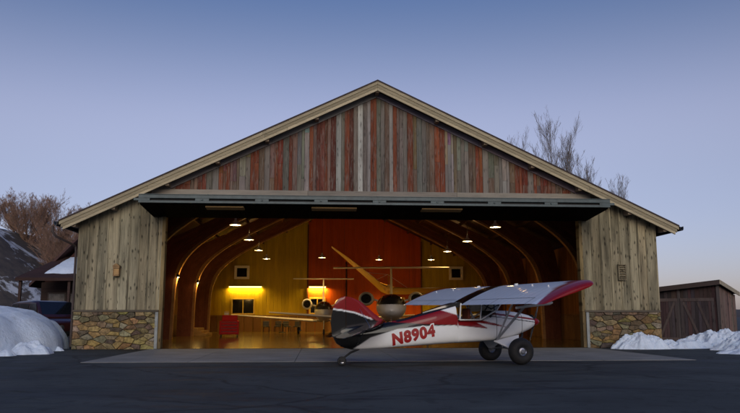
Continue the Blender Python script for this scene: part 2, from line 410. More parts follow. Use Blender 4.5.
# rake boards, one stepped pair for each slope
TR = (.42, .355, .23)
for sgn in (-1, 1):
    g = MB()
    for (top, bot, ya, yb, k) in ((-.075, -.20, YF - .045, YF + .09, 1.0), (-.203, -.34, YF - .015, YF + .09, .82), (-.343, -.46, YF + .0, YF + .09, 1.22)):
        # two boards spliced along the slope
        cuts = [0, R.uniform(3.6, 4.8), R.uniform(8.2, 9.6), EX - {-.075: .02, -.203: .09, -.343: .16}[top]]
        for a, b in zip(cuts, cuts[1:]):
            kk = k * R.uniform(.9, 1.1)
            o4 = [(sgn * (a + .003), roof_z(a) + top), (sgn * (b - .003), roof_z(b) + top), (sgn * (b - .003), roof_z(b) + bot), (sgn * (a + .003), roof_z(a) + bot)]
            g.prism(o4 if sgn > 0 else o4[::-1], ya, yb, tuple(c * kk for c in TR))
    g.build('rake_board', M_trim, H)
    # outriggers carrying the overhang
    for x in (0.0 if sgn < 0 else .0, 2.55, 4.6, 6.6, 8.6, 10.7, 12.2):
        if x == 0 and sgn > 0: continue
        g = MB(); z = roof_z(x) - .28
        g.box(sgn * x - .08, sgn * x + .08, YF + .1, -.03, z - .24, z + .08, (.26, .20, .14))
        g.build('outrigger', M_darkwood, H)
    # gutter
    g = MB(); gx = sgn * (EX + .03); gz = roof_z(EX) - .1
    prof = [(0, .04), (.0, -.08), (.05, -.12), (.12, -.12), (.15, -.06), (.15, .05), (.13, .05), (.13, -.05), (.1, -.1), (.06, -.1), (.02, -.06), (.02, .04)]
    rings = [[Vector((gx + sgn * px_, y, gz + pz)) for px_, pz in prof] for y in (YF - .04, YB)]
    g.loft(rings); g.build('gutter', M_dark, H)
# downspout elbow on the left eave
g = MB(); ex = -EX - .1
g.tube([(ex, -.98, 4.83), (ex, -.98, 4.6), (ex + .12, -.9, 4.42), (-12.35, -.3, 4.2), (-12.24, -.06, 4.1), (-12.215, -.02, 3.9), (-12.215, -.02, .1)], .05, 8)
g.build('downspout', plain('downspout brown', (.05, .035, .03), .5), H, smooth=True)

# gable boards: colours read along the gable
GREY, LG, RED, BRN, WHT, GRN, DRED = (.195, .17, .142), (.29, .272, .245), (.20, .055, .026), (.175, .118, .078), (.52, .50, .47), (.15, .145, .122), (.14, .042, .026)
seq = [(-8.9, BRN), (-8.35, RED), (-7.75, BRN), (-7.45, RED), (-7.1, GREY), (-6.85, LG), (-6.6, RED), (-6.3, RED), (-6.02, BRN), (-5.75, LG), (-5.5, GREY), (-5.3, RED),
       (-4.95, BRN), (-4.72, GREY), (-4.5, BRN), (-4.3, RED), (-3.95, GRN), (-3.7, RED), (-3.35, GREY), (-3.05, LG), (-2.85, RED), (-2.55, DRED), (-2.2, RED), (-1.95, DRED), (-1.72, LG), (-1.5, GREY), (-1.36, RED), (-1.15, DRED), (-.98, GREY), (-.8, WHT), (-.58, GREY), (-.4, LG), (-.26, RED),
       (.0, GRN), (.18, GREY), (.34, BRN), (.54, LG), (.7, RED), (.97, GREY), (1.14, GREY), (1.31, RED), (1.56, BRN), (1.72, GRN), (1.95, GRN), (2.26, BRN), (2.48, RED), (2.72, RED), (2.93, LG), (3.2, LG), (3.3, BRN), (3.62, GREY), (3.95, BRN), (4.25, RED), (4.55, GREY), (4.8, BRN), (5.05, GREY), (5.4, LG), (5.7, BRN), (5.95, RED), (6.25, RED), (6.5, GREY), (6.75, RED), (7.05, DRED), (7.35, RED), (7.7, BRN), (8.0, RED), (8.35, BRN), (8.7, BRN), (9.0, BRN)]
g = MB(); gb = 6.2; seq2 = []
for (xa, c), (xb, _) in zip(seq, seq[1:]):
    if xb - xa > .25:
        t_ = lerp(xa, xb, R.uniform(.38, .62)); seq2 += [(xa, c), (t_, c if R.random() < .6 else mixc(c, R.choice((GREY, BRN, DRED)), .6))]
    else: seq2.append((xa, c))
seq2.append(seq[-1])
for (xa, c), (xb, _) in zip(seq2, seq2[1:]):
    k = R.uniform(.8, 1.2); c = tuple(q * k * R.uniform(.94, 1.06) for q in c)
    dy = R.uniform(-.012, .012)
    za, zb = roof_z(xa) - .36, roof_z(xb) - .36
    if min(za, zb) < gb: continue
    xs_ = [xa + .006, xb - .006]
    cut = None if R.random() < .6 else lerp(gb + .6, min(za, zb) - .3, R.random())
    segs = [(gb, None)] if not cut else [(gb, cut), (cut + .006, None)]
    for n_, (lo, hi) in enumerate(segs):
        cc = c if n_ == 0 else mixc(c, tuple(q * R.uniform(.7, 1.3) for q in c), 1)
        o4 = [(xs_[0], lo), (xs_[1], lo), (xs_[1], hi or zb), (xs_[0], hi or za)]
        g.prism(o4, -.05 + dy, .0, cc)
g.build('gable_siding', M_gable, H)
g = MB(); g.prism([(-11.6, 5.39), (11.6, 5.39), (11.6, roof_z(11.6) - .2), (0, roof_z(0) - .2), (-11.6, roof_z(11.6) - .2)], .006, .2, (.05, .035, .028))
g.build('gable_frame', M_darkwood, H)
g = MB(); g.box(-9.3, -2.9, -.11, -.055, 6.20, 6.50, (.31, .275, .225)); g.box(-2.89, 3.4, -.112, -.055, 6.20, 6.50, (.27, .24, .20)); g.box(3.41, 9.2, -.11, -.055, 6.20, 6.50, (.30, .27, .22))
g.build('gable_trim', M_trim, H, bevel=.008)
for sgn in (-1, 1):
    g = MB()
    for a, b in ((.0, 4.4), (4.41, 9.1)):
        o4 = [(sgn * (a + .002), roof_z(a) - .34), (sgn * b, roof_z(b) - .34), (sgn * b, roof_z(b) - .59), (sgn * (a + .002), roof_z(a) - .59)]
        g.prism(o4 if sgn > 0 else o4[::-1], -.105, -.06, tuple(c * R.uniform(.85, 1.1) for c in (.27, .26, .245)))
    g.build('sloping_trim', M_trim, H)

# front wall panels either side of the opening
OL, OR_ = -8.8, 8.75
for (xa, xb) in ((-12.15, OL), (OR_, 12.0)):
    left = xa < 0
    g = MB(); x = xa; base = (.37, .325, .215) if left else (.37, .32, .205)
    while x < xb - .02:
        wd = min(R.uniform(.34, .44), xb - x)
        if xb - x - wd < .15: wd = xb - x
        k = R.uniform(.75, 1.15); t_ = R.uniform(-.04, .04); c = (base[0] * k * (1 + t_), base[1] * k, base[2] * k * (1 - t_))
        a, b = x + .004, x + wd - .004
        za, zb = roof_z(a) - .15, roof_z(b) - .15
        g.prism([(a, 1.56), (b, 1.56), (b, zb), (a, za)], -.06 + R.uniform(-.008, .008), 0, c)
        # batten
        k2 = k * R.uniform(.8, 1.1); bx = min(x + wd, xb - .03)
        g.prism([(bx - .032, 1.56), (bx + .032, 1.56), (bx + .032, roof_z(bx + .03) - .15), (bx - .032, roof_z(bx - .03) - .15)], -.092, -.045, tuple(q * k2 for q in base))
        x += wd
    g.build('wall_siding', M_board, H)
    g = MB(); g.box(xa - .03, xb + .0, -.16, -.0, 1.48, 1.555, (.12, .10, .075)); g.build('water_table', M_trim, H, bevel=.01)
    g = MB(); g.prism([(xa, 0), (xb, 0), (xb, roof_z(xb) - .2), (xa, roof_z(xa) - .2)], .004, .22, (.05, .04, .03)); g.build('wall_frame', M_darkwood, H)
    # stone base: split rectangles into rough stones
    g = MB(); g.box(xa + .01, xb - .01, -.09, .003, 0, 1.478, (.13, .10, .065))
    pal = [(.34, .235, .085), (.30, .205, .09), (.26, .20, .12), (.16, .115, .07), (.22, .135, .06), (.34, .285, .19), (.37, .27, .12), (.12, .09, .06), (.30, .21, .075), (.24, .185, .12)]
    pts_ = []; tries = 0
    while len(pts_) < 70 and tries < 4000:
        tries += 1; p = (R.uniform(xa, xb), R.uniform(0, 1.475)); md = R.choice((.13, .17, .22, .30, .38))
        if all(((p[0] - q[0]) * .50) ** 2 + (p[1] - q[1]) ** 2 > md * md * .75 for q in pts_): pts_.append(p)
    for p in pts_:
        pg = [(xa + .01, .0), (xb - .01, .0), (xb - .01, 1.475), (xa + .01, 1.475)]
        for q in pts_:
            if q is p: continue
            nx, nz = (q[0] - p[0]) * .50 ** 2, q[1] - p[1]; mx_, mz_ = (p[0] + q[0]) / 2, (p[1] + q[1]) / 2
            out = []
            for i in range(len(pg)):
                u, v = pg[i], pg[(i + 1) % len(pg)]
                du = (u[0] - mx_) * nx + (u[1] - mz_) * nz; dv = (v[0] - mx_) * nx + (v[1] - mz_) * nz
                if du <= 0: out.append(u)
                if du * dv < 0: t = du / (du - dv); out.append((lerp(u[0], v[0], t), lerp(u[1], v[1], t)))
            pg = out
            if len(pg) < 3: break
        if len(pg) < 3: continue
        cx_ = sum(q[0] for q in pg) / len(pg); cz_ = sum(q[1] for q in pg) / len(pg); fine_ = []
        for i in range(len(pg)):
            u, v = pg[i], pg[(i + 1) % len(pg)]
            for k in range(3): fine_.append((lerp(u[0], v[0], k / 3), lerp(u[1], v[1], k / 3)))
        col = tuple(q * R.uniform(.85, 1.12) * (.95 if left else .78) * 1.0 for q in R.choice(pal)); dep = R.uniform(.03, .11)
        r0, r1, r2, r3 = [], [], [], []
        for (x_, z_) in fine_:
            L_ = sqrt((x_ - cx_) ** 2 + (z_ - cz_) ** 2) + 1e-6; sh = max(0, 1 - R.uniform(.004, .016) / L_)
            f = lambda k: (cx_ + (x_ - cx_) * sh * k, cz_ + (z_ - cz_) * sh * k)
            a_, b_ = f(1); r0.append((a_, -.085, b_)); a_, b_ = f(.985); r1.append((a_, -.09 - dep * .8, b_))
            a_, b_ = f(.90); r2.append((a_, -.09 - dep + R.uniform(-.018, .018), b_)); a_, b_ = f(.4); r3.append((a_, -.09 - dep + R.uniform(-.02, .01), b_))
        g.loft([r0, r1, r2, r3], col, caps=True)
    g.build('stone_base', M_stone, H, smooth=True, angle=35)
    # jamb at the opening: timber above, pale metal flashing beside the stones
    jx = xb if left else xa; s_ = 1 if left else -1
    g = MB(); g.box(min(jx, jx + s_ * .14), max(jx, jx + s_ * .14), -.13, .24, 1.5, 5.5, (.30, .22, .10)); g.build('door_jamb', M_board, H, bevel=.01)
    g = MB(); g.box(min(jx - s_ * .12, jx), max(jx - s_ * .12, jx), -.21, -.165, .02, 1.47)
    g.build('jamb_flashing', plain('grey flashing', (.22, .235, .23), .5, var=.3), H, bevel=.006)
    g = MB(); g.box(min(jx, jx + s_ * .13), max(jx, jx + s_ * .13), -.14, .23, 0.021, 1.495, (.24, .17, .08)); g.build('door_jamb', M_board, H, bevel=.01)
g = MB()
for sgn, x in ((-1, -12.15), (1, 12.0)):
    g.box(x - .05 if sgn < 0 else x - .06, x + .06 if sgn < 0 else x + .05, -.13, .1, 1.56, 5.02, (.2, .165, .11))
g2 = MB()
# side walls
for sgn, xo in ((-1, -12.15), (1, 12.0)):
    g = MB(); y = 0.1
    while y < 32.3:
        wd = R.uniform(.34, .44); k = R.uniform(.75, 1.15)
        g.box(min(xo, xo - sgn * .05), max(xo, xo - sgn * .05), y + .004, min(32.4, y + wd), 0, 5.05, tuple(q * k for q in (.265, .225, .145)))
        y += wd
    g.build('side_wall', M_board, H)
    g = MB(); y = .24; xi = xo - sgn * .32
    while y < 31.9:
        wd = .2; k = R.uniform(.75, 1.2)
        g.box(min(xi, xi - sgn * .03), max(xi, xi - sgn * .03), y + .003, y + wd - .003, 0.02, 5.25, tuple(q * k for q in (.26, .105, .026)))
        y += wd
    g.build('interior_lining', M_wallwood, H)
    g = MB(); xw = xi - sgn * .034; y = .3
    while y < 31.6:
        k = R.uniform(.8, 1.15)
        g.box(min(xw, xw - sgn * .03), max(xw, xw - sgn * .03), y + .02, y + 1.0, .03, 1.35, tuple(q * k for q in (.19, .095, .035)))
        y += 1.02
    g.box(min(xw, xw - sgn * .06), max(xw, xw - sgn * .06), .3, 31.6, 1.36, 1.43, (.2, .10, .04))
    g.build('wainscot', M_wallwood, H)
# back wall: gold ends, maroon boards over an orange band in the middle
g = MB(); g.prism([(-12.1, 0), (11.95, 0), (11.95, roof_z(11.95) - .2), (0, RZ - .2), (-12.1, roof_z(12.1) - .2)], 32.1, 32.4, (.25, .2, .14)); g.build('back_wall', M_board, H)
CL, CR = -3.38, 6.35
M_gold = plain('gold wall paint', (.46, .33, .012), .6, var=.12, vs=1.2)
M_orange = plain('red wall paint', (.46, .068, .006), .6, var=.12, vs=1.0)
def wall_boards(name, xa, xb, y0, y1, col, m, wd):
    g = MB(); x = xa
    while x < xb - .01:
        b = min(xb, x + wd)
        if x < 0 < b - .001: b = 0
        k = R.uniform(.88, 1.1); g.prism([(x + .003, .02), (b - .003, .02), (b - .003, roof_z(b - .003) - .16), (x + .003, roof_z(x + .003) - .16)], y0 + R.uniform(0, .012), y1, tuple(q * k for q in col))
        x = b
    g.build(name, m, H)
M_pb = wood('painted boards', grain=(7, 7, .4), contrast=.22, stain=.22, rough=.55, spec=.2)
for xa, xb in ((-11.8, CL), (CR, 11.65)): wall_boards('gold_panel', xa, xb, 31.94, 32.098, (.50, .335, .014), M_pb, .31)
wall_boards('red_panel', CL + .004, CR - .004, 31.885, 32.097, (.46, .072, .005), M_pb, .31)
for xx, hw, y0, y1, zt, cc in ((CL, .06, 31.8, 31.94, 9.1, (.12, .05, .02)), (CR, .06, 31.8, 31.94, 7.7, (.12, .05, .02)), (-.1, .05, 31.72, 31.85, 5.9, (.03, .02, .015))):
    g = MB(); g.box(xx - hw, xx + hw, y0, y1, .02, zt, cc); g.build('wall_post', M_darkwood, H)
g = MB(); x = -11.6
while x < 11.4:
    k = R.uniform(.8, 1.2); g.box(x + .02, x + .72, 31.72, 31.80, .03, 1.3, tuple(q * k for q in (.20, .10, .035))); x += .74
g.box(-11.6, 11.5, 31.70, 31.82, 1.31, 1.40, (.24, .12, .045)); g.build('wainscot', M_wallwood, H)
def window(x0, x1, z0, z1, y, mull, fw=.09, frame=None, par=H, axis='y'):
    g = MB(); T = (.62, .55, .36) if frame is None else frame
    def bx(a, b, c, d, p, q):
        if axis == 'y': g.box(a, b, y - p, y - q, c, d, T)
        else: g.box(min(y - p, y - q), max(y - p, y - q), a, b, c, d, T)
    pj = .22 if z0 > 4 else .07
    bx(x0, x1, z1 - fw, z1, pj, .0); bx(x0, x1, z0, z0 + fw, pj, .0)
    bx(x0, x0 + fw, z0 + fw, z1 - fw, pj, 0); bx(x1 - fw, x1, z0 + fw, z1 - fw, pj, 0)
    for m in range(1, mull):
        c = lerp(x0, x1, m / mull); bx(c - .04, c + .04, z0 + fw, z1 - fw, .065, 0)
    f = g.build('window', vcol('window frame', .5, var=.1), par, bevel=.006)
    g = MB()
    if axis == 'y': g.poly([(x0 + fw, y - .02, z0 + fw), (x1 - fw, y - .02, z0 + fw), (x1 - fw, y - .02, z1 - fw), (x0 + fw, y - .02, z1 - fw)])
    else: g.poly([(y - .02 * (1 if y > 0 else -1), x0 + fw, z0 + fw), (y - .02 * (1 if y > 0 else -1), x1 - fw, z0 + fw), (y - .02 * (1 if y > 0 else -1), x1 - fw, z1 - fw), (y - .02 * (1 if y > 0 else -1), x0 + fw, z1 - fw)])
    g.build('pane', M_dglass, f)
    return f
CRM = (.85, .78, .6)
window(-9.55, -8.3, 4.4, 5.55, 31.945, 1, .2, CRM)
window(8.75, 9.95, 4.4, 5.55, 31.945, 1, .2, CRM)
window(-9.75, -7.8, 1.45, 2.8, 31.945, 2, .1, (.55, .36, .08))
window(-4.0 + .75, -1.85, 1.45, 2.9, 31.895, 2, .14, (.62, .38, .07))
window(3.2, 4.9, 1.45, 2.9, 31.895, 2, .14, (.62, .38, .07))
# glued timber arches
def arch_pts(inner):
    if inner: return [(10.55, .02), (10.5, 2.0), (10.42, 3.2), (10.1, 4.2), (9.5, 5.02), (8.6, 5.75), (7.4, 6.5), (6, 7.22), (3, 8.68), (0, 10.05)]
    return [(11.6, .02), (11.6, 2), (11.58, 4.0), (11.2, roof_z(11.2) - .33), (10.4, roof_z(10.4) - .33), (9, roof_z(9) - .33), (7.6, roof_z(7.6) - .33), (6, roof_z(6) - .33), (3, roof_z(3) - .33), (0, roof_z(0) - .33)]
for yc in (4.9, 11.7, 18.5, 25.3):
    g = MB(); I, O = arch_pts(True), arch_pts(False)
    def fine(P):
        out = []
        for i in range(len(P) - 1):
            p0 = P[max(i - 1, 0)]; p1 = P[i]; p2 = P[i + 1]; p3 = P[min(i + 2, len(P) - 1)]
            for k in range(4):
                t = k / 4
                out.append(tuple(.5 * (2 * p1[j] + (p2[j] - p0[j]) * t + (2 * p0[j] - 5 * p1[j] + 4 * p2[j] - p3[j]) * t * t + (3 * p1[j] - p0[j] - 3 * p2[j] + p3[j]) * t ** 3) for j in (0, 1)))
        return out + [P[-1]]
    I, O = fine(I), fine(O); yw = .14
    # laminations: stacked strips from inner to outer edge
    NL = 7
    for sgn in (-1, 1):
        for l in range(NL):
            k = R.uniform(.85, 1.15); col = tuple(q * k for q in ((.17, .052, .022) if l else (.36, .18, .065)))  # innermost strip paler: lamp glow on the soffit put into its colour
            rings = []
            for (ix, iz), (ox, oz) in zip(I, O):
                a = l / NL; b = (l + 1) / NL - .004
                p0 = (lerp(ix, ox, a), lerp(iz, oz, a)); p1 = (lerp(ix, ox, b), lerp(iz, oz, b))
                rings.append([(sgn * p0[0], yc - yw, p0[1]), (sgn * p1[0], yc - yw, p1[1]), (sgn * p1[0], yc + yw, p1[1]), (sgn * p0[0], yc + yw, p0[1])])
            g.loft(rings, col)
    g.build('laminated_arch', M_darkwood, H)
for sgn in (-1, 1):
    for x in (1.2, 3.2, 5.2, 7.2, 9.2):
        g = MB(); z = roof_z(x) - .24; g.box(sgn * x - .05, sgn * x + .05, .2, 32, z - .1, z + .08, (.09, .04, .02)); g.build('purlin', M_darkwood, H)
# things built in along the left wall: dark display window, door, steps
window(8.6, 10.9, 1.5, 3.2, -11.70, 2, .12, (.10, .05, .03), axis='x')
g = MB(); g.box(-11.79, -11.68, 14.4, 16.0, .03, 2.6, (.16, .06, .022)); d = g.build('door', M_wallwood, H, bevel=.01)
g = MB(); g.tube([(-11.66, 15.75, 1.15), (-11.58, 15.75, 1.15), (-11.58, 15.6, 1.15)], .02); g.build('handle', M_alu, d)
g = MB()
for k in range(3): g.box(-11.75, -9.9 - .28 * k, 19.6 , 22.4, .021 + .17 * k, .185 + .17 * k, (.33, .2, .08))
g.build('steps', M_wallwood, H, bevel=.012)
# red side door with a small window near the right jamb
g = MB(); g.box(11.55, 11.64, 5.9, 7.4, .03, 2.9, (.2, .035, .02)); d = g.build('door', M_wallwood, H, bevel=.01)
window(6.2, 7.1, 1.5, 2.6, 11.55, 2, .1, (.34, .25, .12), axis='x', par=d)
# folded bi-fold door carried over the mouth as a canopy
BD = bpy.data.objects.new('folding_door', None); COL.objects.link(BD); BD.parent = H
fy, dwl, dwr = -2.6, -9.2, 9.02
g = MB()
g.box(dwl, dwr, fy, fy + .12, 5.72, 5.845); g.box(dwl, dwr, fy, fy + .12, 5.545, 5.63)
for k in range(9):
    c = lerp(dwl + .12, dwr - .12, k / 8); g.box(c - (.3 if k in (0, 8) else .26), c + (.3 if k in (0, 8) else .26), fy + .012, fy + .11, 5.63, 5.72)
    if 0 < k < 8: g.tube([(c, fy - .03, 5.675), (c, fy + .02, 5.675)], .035, 8)
g.box(dwl, dwr, fy - .02, fy + .03, 5.85, 5.875)
g.build('steel_beam', M_steel, BD, bevel=.006)
g = MB(); g.box(dwl + .02, dwr - .02, fy + .115, fy + .16, 5.545, 5.845); g.build('beam_back', M_black, BD)
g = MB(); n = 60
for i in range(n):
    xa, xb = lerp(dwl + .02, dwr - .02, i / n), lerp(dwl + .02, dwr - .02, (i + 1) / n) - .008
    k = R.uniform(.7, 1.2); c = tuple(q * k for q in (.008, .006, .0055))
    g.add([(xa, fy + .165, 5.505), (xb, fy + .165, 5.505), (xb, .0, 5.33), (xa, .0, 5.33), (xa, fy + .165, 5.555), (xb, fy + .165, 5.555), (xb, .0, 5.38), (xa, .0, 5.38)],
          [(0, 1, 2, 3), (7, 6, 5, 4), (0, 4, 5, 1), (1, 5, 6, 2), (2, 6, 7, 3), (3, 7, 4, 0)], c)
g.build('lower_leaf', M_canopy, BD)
g = MB(); g.add([(dwl, fy + .165, 5.84), (dwr, fy + .165, 5.84), (dwr, -.12, 6.12), (dwl, -.12, 6.12), (dwl, fy + .165, 5.78), (dwr, fy + .165, 5.78), (dwr, -.12, 6.06), (dwl, -.12, 6.06)],
      [(0, 1, 2, 3), (7, 6, 5, 4), (0, 4, 5, 1), (1, 5, 6, 2), (2, 6, 7, 3), (3, 7, 4, 0)], (.06, .05, .045)); g.build('upper_leaf', M_darkwood, BD)
for xa, xb in ((-6.75, -5.3), (-2.7, -.95), (1.6, 3.2)):
    g = MB()
    for q in (0, 1, 2):
        a = fy + .3 + q * .17; sl = -.175 / 2.435
        z = lambda y: 5.505 + (y - fy - .165) * sl - .012
        g.add([(xa, a, z(a)), (xb, a, z(a)), (xb, a + .14, z(a + .14)), (xa, a + .14, z(a + .14)), (xa, a, z(a) - .05), (xb, a, z(a) - .05), (xb, a + .14, z(a + .14) - .05), (xa, a + .14, z(a + .14) - .05)],
              [(3, 2, 1, 0), (4, 5, 6, 7), (0, 1, 5, 4), (1, 2, 6, 5), (2, 3, 7, 6), (3, 0, 4, 7)], (.30, .19, .08))
    g.build('cleat', M_trim, BD)
for x in (-7, -3.5, 0, 3.5, 7):
    g = MB(); g.tube([(x, fy + .2, 5.7), (x, -.1, 6.3)], .012, 5); g.build('lift_cable', M_dark, BD)

# ------------------------------------------------------------------ lamps in the hangar
LS = []
def pendant(x, y, lab, watts, z=5.85):
    t = thing('pendant_lamp', lab, 'pendant lamp', (x, y, z), group='pendant lamps hanging in the hangar')
    g = MB(); prof = [(.05, .34), (.06, .22), (.11, .17), (.16, .12), (.27, .02), (.29, -.03), (.28, -.03), (.255, .02), (.15, .11), (.1, .155), (.04, .2)]
    g.lathe(prof, Matrix(), 24); g.build('shade', M_white, t, smooth=True, angle=60)
    g = MB(); g.lathe([(.001, -.05), (.06, -.03), (.085, .02), (.07, .07), (.03, .13), (.001, .14)], Matrix(), 14); g.build('bulb', M_warm, t, smooth=True)
    top = roof_z(x) - .3 - z
    g = MB(); g.tube([(0, 0, .33), (0, 0, top)], .012, 6); g.build('rod', M_dark, t)
    l = bpy.data.lights.new('lamp light', 'SPOT'); l.energy = watts; l.color = (1, .62, .19); l.spot_size = radians(142 if y < 25 else 120); l.spot_blend = .85 if y < 25 else .6; l.shadow_soft_size = .09
    lo = bpy.data.objects.new('lamp_light', l); COL.objects.link(lo); lo.parent = t; lo.location = (0, 0, -.1)
    l2 = bpy.data.lights.new('lamp spill', 'POINT'); l2.energy = 17 if y < 25 else 8; l2.color = (1, .58, .2); l2.shadow_soft_size = .12
    lo2 = bpy.data.objects.new('lamp_spill', l2); COL.objects.link(lo2); lo2.parent = t; lo2.location = (0, 0, -.14)
    if y < 25:
        l3 = bpy.data.lights.new('lamp top', 'SPOT'); l3.energy = 70; l3.color = (1, .58, .2); l3.spot_size = radians(150); l3.spot_blend = .6; l3.shadow_soft_size = .08
        lo3 = bpy.data.objects.new('lamp_top', l3); COL.objects.link(lo3); lo3.parent = t; lo3.location = (.05, 0, .37); lo3.rotation_euler = (pi, 0, 0)
    return t
rows = [(6.3, 90), (13.4, 190), (20.4, 400), (27.9, 760)]
names = ['nearest the open door', 'second from the open door', 'third from the open door', 'just in front of the back wall']
for (y, wv), nm in zip(rows, names):
    pendant(-6.6, y, 'white pendant lamp of the left row, ' + nm, wv)
    pendant(6.6, y, 'white pendant lamp of the right row, ' + nm, wv)
pendant(-2.2, 26.4, 'white pendant lamp above the smaller jet red wall', 1150)
pendant(2.4, 28.2, 'white pendant lamp above the larger jet red wall', 1150)
def tube_lamp(x0, x1, z, y, lab, wv):
    t = thing('strip_light', lab, 'strip light', ((x0 + x1) / 2, y, z), group='strip lights on the back wall')
    h = (x1 - x0) / 2
    g = MB(); g.prism([(-h, .08), (h, .08), (h, .16), (-h, .16)], -.34, 0, (.5, .4, .2)); g.box(-h, h, -.36, -.33, .09, .16, (.5, .4, .2)); g.build('hood', vcol('lamp hood', .5), t)
    g = MB(); g.tube([(-h + .05, -.16, .03), (h - .05, -.16, .03)], .035, 8); g.build('tube', M_tube, t, smooth=True)
    l = bpy.data.lights.new('strip', 'AREA'); l.shape = 'RECTANGLE'; l.size = h * 1.9; l.size_y = .12; l.energy = wv; l.color = (1, .66, .12)
    lo = bpy.data.objects.new('strip_glow', l); COL.objects.link(lo); lo.parent = t; lo.location = (0, -.17, -.03)
tube_lamp(-10.0, -7.2, 3.72, 31.94, 'long strip light over the double window on the gold wall', 140)
tube_lamp(-4.3 + 1.0, -1.8, 3.72, 31.89, 'long strip light on the orange wall behind the smaller jet', 260)
for i, (y, lab) in enumerate(((11.3, 'small lit wall lamp on the arch beside the dark display window'), (18.1, 'small lit wall lamp on the arch beside the brown door'))):
    t = thing('wall_lamp', lab, 'wall lamp', (-10.3, y + .05, 3.55), group='wall lamps on the left arches')
    g = MB(); g.lathe([(.03, .12), (.07, .08), (.1, -.08), (.09, -.08), (.05, .07)], Matrix(), 16); g.tube([(0, 0, .12), (0, .0, .2), (-.2, 0, .2)], .015, 6); g.build('shade', M_dark, t, smooth=True)
    g = MB(); g.lathe([(.001, -.1), (.05, -.07), (.05, .0), (.001, .03)], Matrix(), 10); g.build('bulb', M_warm, t, smooth=True)
    l = bpy.data.lights.new('sconce', 'POINT'); l.energy = 110; l.color = (1, .6, .15); l.shadow_soft_size = .06
    lo = bpy.data.objects.new('lamp_light', l); COL.objects.link(lo); lo.parent = t; lo.location = (.02, 0.25, -.15)

# fixtures on the front wall
t = thing('wall_lantern', 'square copper lantern on the left board wall', 'lantern', (-10.52, -.1, 3.1))
g = MB(); g.box(-.13, .13, -.2, .0, .12, .2, (.2, .12, .05)); g.box(-.12, .12, -.18, 0, -.2, -.14, (.2, .12, .05)); g.prism([(-.16, .2), (.16, .2), (.03, .3), (-.03, .3)], -.22, 0, (.2, .12, .05))
for sx in (-.12, .1):
    for sy in (-.18, -.03): g.box(sx, sx + .025, sy, sy + .025, -.14, .12, (.2, .12, .05))
g.build('housing', vcol('copper', .5, .4), t, bevel=.004)
g = MB(); g.box(-.095, .095, -.155, -.02, -.138, .118); g.build('lantern_glass', plain('amber glass', (.35, .2, .07), .2), t)
t = thing('louvred_vent', 'wooden louvred vent box on the right board wall', 'vent', (10.4, -.1, 3.15))
g = MB(); c = (.29, .24, .15)
g.box(-.17, -.13, -.1, 0, -.3, .3, c); g.box(.13, .17, -.1, 0, -.3, .3, c); g.box(-.17, .17, -.12, 0, .3, .34, c); g.box(-.17, .17, -.12, 0, -.34, -.3, c)
g.build('frame', M_board, t)
g = MB()
for k in range(6):
    z = -.27 + k * .098; g.add([(-.13, -.09, z), (.13, -.09, z), (.13, -.02, z + .07), (-.13, -.02, z + .07), (-.13, -.09, z + .015), (.13, -.09, z + .015), (.13, -.02, z + .085), (-.13, -.02, z + .085)],
        [(0, 1, 2, 3), (7, 6, 5, 4), (0, 4, 5, 1), (1, 5, 6, 2), (2, 6, 7, 3), (3, 7, 4, 0)], c)
g.build('louvres', M_board, t)

# ------------------------------------------------------------------ light aircraft
TH = radians(12.5)
A = thing('light_aircraft', 'red white and black high wing bush plane parked on fat tyres before the hangar', 'airplane', (2.92, -9.37, 0), TH)
W_, B_, RD = (.80, .80, .79), (.004, .004, .005), (.22, .006, .008)
def side(s, z):
    """paint scheme of the fuselage side"""
    bw = interp([(-4.9, .40), (-4.45, .46), (-4.03, .74), (-3.6, .87), (-3.3, .96), (-2.6, 1.04), (-1.7, 1.06), (-.75, .97)], s)
    rb = interp([(-4.9, 1.3), (-3.85, 1.17), (-3.3, 1.14), (-2.35, 1.085), (-1.7, 1.07), (-.75, .975)], s)
    up = interp([(-2.5, 2.0), (-2.15, 1.5), (-1.55, 1.32), (-1.25, 1.24), (-.7, .98)], s)
    e = .012
    c = W_
    if s < -.72:
        c = mixc(W_, B_, sst(bw - e, bw + e, z))
        c = mixc(c, RD, sst(rb - e, rb + e, z) * (s > -3.95))
        c = mixc(c, W_, sst(up - e, up + e, z))
    l1 = interp([(-1.35, 1.22), (-.9, 1.16), (-.05, .99)], s); h1 = interp([(-1.35, .06), (-.6, .035), (-.05, .002)], s)
    if -1.35 < s < -.02: c = mixc(c, RD, 1 - sst(h1 - .01, h1 + .01, abs(z - l1)))
    l2 = interp([(-.6, 1.385), (.95, 1.2)], s)
    if s > -.55: c = mixc(c, RD, 1 - sst(.018, .034, abs(z - l2))); c = mixc(c, B_, 1 - sst(.006, .018, abs(z - l2 + .075)))
    l3 = interp([(-.3, .84), (.9, 1.02)], s)
    return c
hull = [(-4.82, .50, 1.00, .03), (-4.3, .425, 1.06, .12), (-3.6, .45, 1.13, .20), (-3.0, .49, 1.25, .27), (-2.2, .54, 1.47, .34), (-1.62, .57, 1.63, .38), (-1.56, .572, 1.2, .385), (-.9, .60, 1.2, .40), (-.55, .62, 1.34, .40), (-.42, .63, 1.47, .40), (0, .68, 1.46, .385), (.45, .82, 1.40, .345), (.72, .92, 1.34, .29), (.86, .99, 1.28, .21)]
def hv(s, j): return interp([(h[0], h[j]) for h in hull], s)
def hull_y(s, z):
    zb, zt, hw = hv(s, 1), hv(s, 2), hv(s, 3); e = interp([(-4.8, .9), (-3, .55), (-1, .45), (.3, .5), (.86, .9)], s)
    u = (z - (zb + zt) / 2) / ((zt - zb) / 2); st = min(1, abs(u)) ** (1 / (e if u < 0 else e * 1.15)); return hw * max(0, 1 - st * st) ** (e / 2)
rings = []; ss = [h[0] for h in hull]
s_ = -4.82; L = []
while s_ < .86: L.append(s_); s_ += .03
